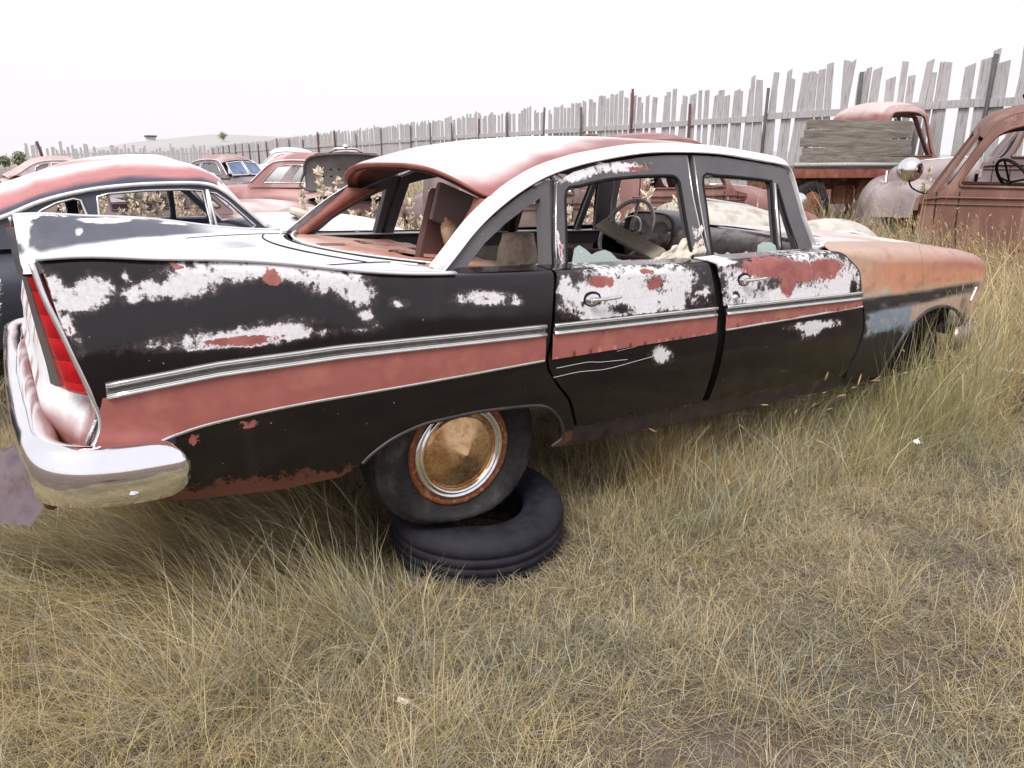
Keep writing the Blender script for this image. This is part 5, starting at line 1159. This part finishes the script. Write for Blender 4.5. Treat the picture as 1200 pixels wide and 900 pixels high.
# ---------------------------------------------------------------- grass
M['grass'], nt, b = newmat('dry_grass')
at = N(nt, 'ShaderNodeAttribute', attribute_name='Col'); L(nt, at.outputs['Color'], b.inputs['Base Color'])
b.inputs['Roughness'].default_value = .55; b.inputs['Specular IOR Level'].default_value = .25
tr = N(nt, 'ShaderNodeBsdfTranslucent'); L(nt, at.outputs['Color'], tr.inputs[0]); ms = N(nt, 'ShaderNodeMixShader'); ms.inputs[0].default_value = .46
L(nt, b.outputs[0], ms.inputs[1]); L(nt, tr.outputs[0], ms.inputs[2]); L(nt, ms.outputs[0], nt.nodes['Material Output'].inputs[0])
def nz2(x, y, s, k=0.): 
    # cheap smooth value noise on arrays
    X = x*s+k*17.3; Y = y*s-k*9.1; xi = np.floor(X); yi = np.floor(Y); fx = X-xi; fy = Y-yi; fx = fx*fx*(3-2*fx); fy = fy*fy*(3-2*fy)
    h = lambda a, b_: np.modf(np.abs(np.sin(a*127.1+b_*311.7+k*3.3)*43758.5453))[0]
    return (h(xi, yi)*(1-fx)+h(xi+1, yi)*fx)*(1-fy)+(h(xi, yi+1)*(1-fx)+h(xi+1, yi+1)*fx)*fy
def ss(a, b_, x): t = np.clip((x-a)/(b_-a), 0, 1); return t*t*(3-2*t)
def bell(x, y, cx, cy, rx, ry): return np.exp(-(((x-cx)/rx)**2+((y-cy)/ry)**2))
_gx = np.linspace(-14, 22, 241); _gy = np.linspace(-4, 34, 241)
_H = np.array([[gz(a, b_) for b_ in _gy] for a in _gx])
def gzv(x, y):
    u = np.clip((x+14)/36*240, 0, 239.99); v = np.clip((y+4)/38*240, 0, 239.99); i = u.astype(int); j = v.astype(int); a = u-i; c = v-j
    return _H[i, j]*(1-a)*(1-c)+_H[i+1, j]*a*(1-c)+_H[i, j+1]*(1-a)*c+_H[i+1, j+1]*a*c
PAL = {'straw': (.74, .645, .40), 'pale': (.88, .81, .61), 'gold': (.78, .63, .31), 'green': (.43, .42, .19), 'sage': (.40, .41, .31), 'grey': (.46, .415, .36), 'brown': (.45, .30, .14)}
def grass(name, r0, r1, a0, a1, tufts, per, wid, nseg, hs, label_kind, seed, seedhead=.0, mode=None):
    rg = np.random.default_rng(seed)
    area = math.pi*(r1*r1-r0*r0)*(a1-a0)/360; n = int(tufts*area)
    r = np.sqrt(rg.random(n)*(r1*r1-r0*r0)+r0*r0); a = np.radians(a0+(a1-a0)*rg.random(n))
    x = CAM_P.x+r*np.sin(a); y = CAM_P.y+r*np.cos(a)
    # density
    dirt = .75*bell(x, y, .17, -2.1, .22, .16)+.7*bell(x, y, 1.37, -1.98, .26, .22)+.6*bell(x, y, .85, -2.15, .3, .12)+.45*bell(x, y, -.2, -1.95, .3, .12)+.3*bell(x, y, 2.0, -1.75, .3, .2)
    d = np.clip(.14+1.0*nz2(x, y, 3.1, 1)+.35*nz2(x, y, 9, 2), 0, 1)*(1-np.clip(dirt*1.25, 0, .97))
    # keep clear of the loose tyre and the wheels
    tx, ty = x-.125, y+.70; d[(tx*tx+ty*ty) < .43**2] = 0
    d[((x-3.02)/.34)**2+((y+.76)/.12)**2 < 1] = 0
    if mode == 'left': d = d*ss(.35, .75, bell(x, y, -.80, -.42, .85, .62))*(x < -.05)*(nz2(x, y, 2.2, 12) > .28)
    if mode == 'sill': d = d*((x > .55) & (x < 3.7) & (np.abs(y+1.14) < .14))
    if mode == 'thatch': d = np.clip(.75-.5*dirt, 0, 1)
    if mode == 'right': d = d*ss(3.9, 4.6, x)*ss(7.2, 6.2, x)*ss(-1.6, -.7, y)*ss(2.2, 1.4, y)
    if mode == 'wheel': d = d*(bell(x, y, 3.1, -1.12, .62, .16) > .35)
    keep = rg.random(n) < d; x, y = x[keep], y[keep]; n = len(x)
    # regional traits at tuft level
    door = bell(x, y, 1.75, -.62, 1.25, .34); right = ss(2.6, 4.0, x)*ss(-2.6, -1.4, y); leftm = bell(x, y, -.85, -.35, .75, .75)*ss(-.02, -.35, x)
    under = ((x > -1.25) & (x < 3.6) & (y > -.82) & (y < .9)).astype(float); behind = ss(.9, 1.3, y)*(x < 2.6)
    edge = ((x > -1.3) & (x < .5) & (y > -1.3) & (y < -.6)).astype(float)
    field = ss(4.5, 6.5, x)
    fw = bell(x, y, 3.0, -1.10, .75, .25)
    tall = hs*(1+2.5*door*(.6+.8*nz2(x, y, 1.7, 3))+2.7*right*(.7+.5*nz2(x, y, .9, 4))+2.3*fw+3.3*leftm+.5*edge+.6*behind+.0*field)*(.42+1.25*nz2(x, y, 2.3, 5)**1.4)
    tall = np.where(under > 0, np.minimum(tall, .26+.10*(y < -.55)), tall)
    nt_ = bell(x, y, .10, -1.02, .5, .30); tall = tall*(1-.62*np.clip(nt_*1.4, 0, 1))
    tall = tall*(1-.55*ss(7.2, 8.5, x))
    rowcar = ((y > 2.3) & (y < 7) & (x < 1.6)); tall = np.where(rowcar, np.minimum(tall, .4), tall)
    green = np.clip(.05+.85*door*ss(.35, .75, nz2(x, y, 1.3, 6))+.5*bell(x, y, 2.7, -1.0, .9, .35)+.35*bell(x, y, -.1, -.85, .5, .25)+.22*(nz2(x, y, 1.1, 7) > .7), 0, .62)
    brown = .8*bell(x, y, 1.13, -.86, .26, .13)+.05+.5*bell(x, y, -1.2, .35, .5, .35)
    gold = .30+.5*leftm+.25*right
    wdir = np.where(leftm > .25, math.radians(158), np.where(right > .5, math.radians(170), math.radians(230)))+.9*(nz2(x, y, .8, 8)-.5)
    wstr = .25+.9*leftm+.15*right
    m = rg.poisson(per, n)+2; idx = np.repeat(np.arange(n), m); K = len(idx); u = rg.random
    spread = .035 if wid < .004 else .09 if wid < .01 else .25
    ox = rg.normal(0, spread, K); oy = rg.normal(0, spread, K); bx_ = x[idx]+ox; by_ = y[idx]+oy
    Ls = tall[idx]*rg.uniform(.45, 1.15, K); isu = (under[idx] > 0)
    out = np.arctan2(oy, ox)+rg.normal(0, .7, K)
    wx = np.cos(out)+wstr[idx]*1.6*np.cos(wdir[idx]); wy_ = np.sin(out)+wstr[idx]*1.6*np.sin(wdir[idx]); az = np.arctan2(wy_, wx)+rg.normal(0, .35, K)
    th0 = np.abs(rg.normal(.16, .20, K))+.15*wstr[idx]+.55*leftm[idx]; kap = np.abs(rg.normal(.75, .5, K))*(1+.7*wstr[idx]); 
    mat_ = rg.random(K) < (.40-.3*np.clip(door+right+leftm, 0, 1)[idx]); th0 = np.where(mat_, rg.uniform(.9, 1.5, K), th0); kap = np.where(mat_, rg.normal(.1, .4, K), kap); Ls = np.where(mat_, Ls*.8, Ls); kap = kap*rg.choice([.4, 1, 1.8], K, p=[.35, .45, .2])
    if mode == 'left': Ls = rg.uniform(.38, .85, K)*(.75+.35*nz2(bx_, by_, 1.5, 13)); th0 = np.clip(rg.normal(.62, .28, K), .1, 1.3); kap = np.clip(rg.normal(.85, .35, K), 0, 2); mat_[:] = False; az = math.radians(160)+rg.normal(0, .22, K)+1.1*(nz2(bx_, by_, 1.1, 14)-.5)
    if mode == 'thatch': Ls = rg.uniform(.03, .13, K); mat_[:] = True; th0 = rg.uniform(1.25, 1.62, K); kap = rg.normal(0, .35, K); az = rg.uniform(0, 6.283, K)
    if mode == 'right': Ls = rg.uniform(.45, 1.0, K)*.92; mat_[:] = rg.random(K) < .1; th0 = np.abs(rg.normal(.12, .14, K)); kap = np.abs(rg.normal(.55, .3, K)); az = math.radians(165)+rg.normal(0, .5, K)
    if mode == 'sill': Ls = rg.uniform(.22, .50, K); mat_[:] = False; th0 = np.abs(rg.normal(.2, .18, K)); kap = np.abs(rg.normal(.9, .5, K)); az = rg.uniform(0, 6.28, K)
    if mode == 'wheel': Ls = rg.uniform(.42, .80, K); mat_[:] = False; th0 = np.abs(rg.normal(.2, .16, K)); az = rg.uniform(0, 6.28, K)
    w = wid*rg.uniform(.55, 1.25, K)
    # palette
    q = rg.random(K); g_ = green[idx]*(~mat_ | (rg.random(K) < .3)); b2 = brown[idx]; gd = gold[idx]
    C = np.empty((K, 3)); base = np.where((rg.random(K) < .38)[:, None], PAL['pale'], PAL['straw']); C[:] = base
    C = np.where((rg.random(K) < gd*.8)[:, None], PAL['gold'], C); C = np.where((rg.random(K) < .22)[:, None], PAL['grey'], C)
    C = np.where((rg.random(K) < b2)[:, None], np.array(PAL['brown'])*1.25, C); C = np.where((rg.random(K) < g_)[:, None], np.array(PAL['green']), C)
    sg_ = (.38*ss(.62, .8, nz2(x, y, 2.7, 9))+.04)[idx]; C = np.where((rg.random(K) < sg_)[:, None], np.array(PAL['sage']), C)
    C = C*rg.uniform(.72, 1.18, K)[:, None]
    T = np.linspace(0, 1, nseg+1); P = np.empty((K, nseg+1, 3)); P[:, 0, 0] = bx_; P[:, 0, 1] = by_; P[:, 0, 2] = gzv(bx_, by_)-.01+np.where(mat_, rg.uniform(.0, .06, K), 0)*(wid < .01)*(.35 if mode == 'thatch' else 1)+(.008 if mode == 'thatch' else 0)
    az2 = az.copy()
    for s in range(1, nseg+1):
        th = th0+kap*((s-.5)/nseg)**1.2*1.1; th = np.minimum(th, 1.9); az2 = az2+rg.normal(0, .10, K); st = Ls/nseg
        P[:, s, 0] = P[:, s-1, 0]+np.sin(th)*np.cos(az2)*st; P[:, s, 1] = P[:, s-1, 1]+np.sin(th)*np.sin(az2)*st; P[:, s, 2] = P[:, s-1, 2]+np.cos(th)*st
    P[..., 2] = np.maximum(P[..., 2], (gzv(bx_, by_)+.004)[:, None])
    # blades must not run through the body: flatten whatever reaches under or into it
    inb = (P[..., 0] > -1.3) & (P[..., 0] < 3.72) & (P[..., 1] > -.97) & (P[..., 1] < .97); lim = .44-.03*P[..., 0]
    wh = (P[..., 0] > 2.6) & (P[..., 0] < 3.45) & (P[..., 1] < -.6)
    P[..., 2] = np.where(inb & (P[..., 2] > lim), lim, P[..., 2])
    push = (P[..., 1] > -.985) & (P[..., 1] < -.60) & (P[..., 2] > lim-.06) & (P[..., 0] > .5) & (P[..., 0] < 3.7); P[..., 1] = np.where(push, -.99-.01*rg.random(P.shape[:2]), P[..., 1])
    fa = az+rg.normal(1.57, .6, K); sx, sy = np.cos(fa), np.sin(fa)
    V = np.empty((K, nseg+1, 2, 3)); ww = w[:, None]*np.array([.8]+[1-.85*(t**1.6) for t in T[1:]])[None]/2
    for k, sgn in ((0, -1), (1, 1)):
        V[:, :, k, 0] = P[..., 0]+sgn*ww*sx[:, None]; V[:, :, k, 1] = P[..., 1]+sgn*ww*sy[:, None]; V[:, :, k, 2] = P[..., 2]
    nv = (nseg+1)*2; base_i = (np.arange(K)*nv)[:, None]; fq = np.array([[2*s, 2*s+1, 2*s+3, 2*s+2] for s in range(nseg)]).reshape(-1)
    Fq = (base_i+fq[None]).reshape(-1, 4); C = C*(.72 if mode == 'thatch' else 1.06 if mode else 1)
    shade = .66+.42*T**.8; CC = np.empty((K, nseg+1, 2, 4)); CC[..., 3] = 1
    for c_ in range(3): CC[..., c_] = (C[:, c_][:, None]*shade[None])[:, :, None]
    VV = V.reshape(-1, 3); CA = CC.reshape(-1, 4)
    if seedhead:
        tl = Ls > .30 if wid < .004 else Ls > .42
        sel = np.where(tl & ~mat_ & (rg.random(K) < seedhead) & ~isu & ((right+.5*door+.35*leftm)[idx] > .25))[0]; ns = len(sel)
        tip = P[sel, -1]; tg = tip-P[sel, -2]; tg /= np.linalg.norm(tg, axis=1)[:, None]+1e-9; sl = rg.uniform(.030, .062, ns); sr = rg.uniform(.0032, .0058, ns)*(1 if wid < .004 else 1.4)
        e1 = np.cross(tg, [0.3, .2, 1.]); e1 /= np.linalg.norm(e1, axis=1)[:, None]+1e-9; e2 = np.cross(tg, e1); rings = [(0, .25), (.2, .8), (.5, 1.), (.8, .7), (1.05, .1)]
        SV = np.empty((ns, len(rings), 5, 3))
        for i_, (t_, rr_) in enumerate(rings):
            for k in range(5):
                a_ = k*2*math.pi/5; SV[:, i_, k] = tip+tg*(sl*t_-.005)[:, None]+(e1*math.cos(a_)+e2*math.sin(a_))*(sr*rr_)[:, None]
        f5 = np.array([[i_*5+k, i_*5+(k+1) % 5, (i_+1)*5+(k+1) % 5, (i_+1)*5+k] for i_ in range(len(rings)-1) for k in range(5)]).reshape(-1)
        SF = ((np.arange(ns)*len(rings)*5)[:, None]+f5[None]).reshape(-1, 4)+len(VV)
        SC = np.empty((ns, len(rings)*5, 4)); SC[..., 3] = 1; SC[..., :3] = (np.array([.62, .49, .30])[None]*rg.uniform(.75, 1.15, ns)[:, None])[:, None, :]
        VV = np.concatenate([VV, SV.reshape(-1, 3)]); CA = np.concatenate([CA, SC.reshape(-1, 4)]); Fq = np.concatenate([Fq, SF])
    me = bpy.data.meshes.new(name); me.vertices.add(len(VV)); me.vertices.foreach_set('co', VV.astype(np.float32).ravel())
    me.loops.add(len(Fq)*4); me.loops.foreach_set('vertex_index', Fq.astype(np.int32).ravel()); me.polygons.add(len(Fq)); me.polygons.foreach_set('loop_start', np.arange(0, len(Fq)*4, 4, dtype=np.int32))
    me.polygons.foreach_set('use_smooth', np.ones(len(Fq), bool)); me.update()
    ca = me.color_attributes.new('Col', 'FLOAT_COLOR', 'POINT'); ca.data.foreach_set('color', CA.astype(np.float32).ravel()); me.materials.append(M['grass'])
    o = bpy.data.objects.new(name, me); COL.objects.link(o); o['kind'] = 'stuff'; o['label'] = label_kind; print(name, K)
    return o
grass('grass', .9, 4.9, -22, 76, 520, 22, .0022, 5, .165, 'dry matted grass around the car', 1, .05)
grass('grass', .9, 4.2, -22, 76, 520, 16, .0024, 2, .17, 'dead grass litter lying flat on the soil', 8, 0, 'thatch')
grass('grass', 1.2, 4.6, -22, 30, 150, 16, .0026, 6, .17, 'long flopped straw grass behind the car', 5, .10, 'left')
grass('grass', 5.2, 11, 50, 76, 60, 16, .0042, 5, .2, 'tall seeded grass by the rusty cab', 6, .30, 'right')
grass('grass', 4.2, 6.2, 50, 76, 160, 14, .0032, 5, .2, 'tall grass in front of the front wheel', 7, .10, 'wheel')
grass('grass', 2.9, 6.2, 38, 72, 75, 13, .0027, 5, .2, 'seeded grass stems along the sill', 9, .22, 'sill')
grass('grass', 4.9, 12.5, -16, 76, 85, 17, .0062, 4, .20, 'tall tan grass beyond the car', 2, .10)
grass('grass', 12.5, 60, -16, 76, 3.4, 15, .02, 3, .26, 'tan grass of the far yard', 3)
cam = bpy.data.cameras.new('camera'); co = bpy.data.objects.new('camera', cam); COL.objects.link(co)
co.matrix_world = Matrix.Translation(CAM_P) @ CAM_R.to_4x4()
cam.sensor_width = 36; cam.lens = 36*878.151567/1200; cam.clip_start = .05; cam.clip_end = 5000
scene.camera = co
w = bpy.data.worlds.new("World"); scene.world = w; w.use_nodes = True; nt = w.node_tree; bg = nt.nodes['Background']
sky = nt.nodes.new('ShaderNodeTexSky'); sky.sky_type = 'NISHITA'; sky.sun_disc = False
SUN_EL, SUN_AZ = rad(54), rad(-122)
sky.sun_elevation = SUN_EL; sky.sun_rotation = SUN_AZ; sky.dust_density = 4; sky.air_density = 1.5
mx = nt.nodes.new('ShaderNodeMix'); mx.data_type = 'RGBA'; mx.inputs[0].default_value = .86
nt.links.new(sky.outputs[0], mx.inputs[6]); mx.inputs[7].default_value = (9.6, 9.3, 9.9, 1)
nt.links.new(mx.outputs[2], bg.inputs[0]); bg.inputs[1].default_value = .117
sl = bpy.data.lights.new('sun', 'SUN'); so = bpy.data.objects.new('sun', sl); COL.objects.link(so)
sl.energy = 3.5; sl.angle = rad(24); sl.color = (1, .96, .9)
d = Vector((math.sin(SUN_AZ)*math.cos(SUN_EL), math.cos(SUN_AZ)*math.cos(SUN_EL), math.sin(SUN_EL)))
so.rotation_euler = (-d).to_track_quat('-Z', 'Y').to_euler()
scene.view_settings.view_transform = 'Standard'; scene.view_settings.look = 'None'; scene.view_settings.exposure = 0; scene.view_settings.gamma = 1
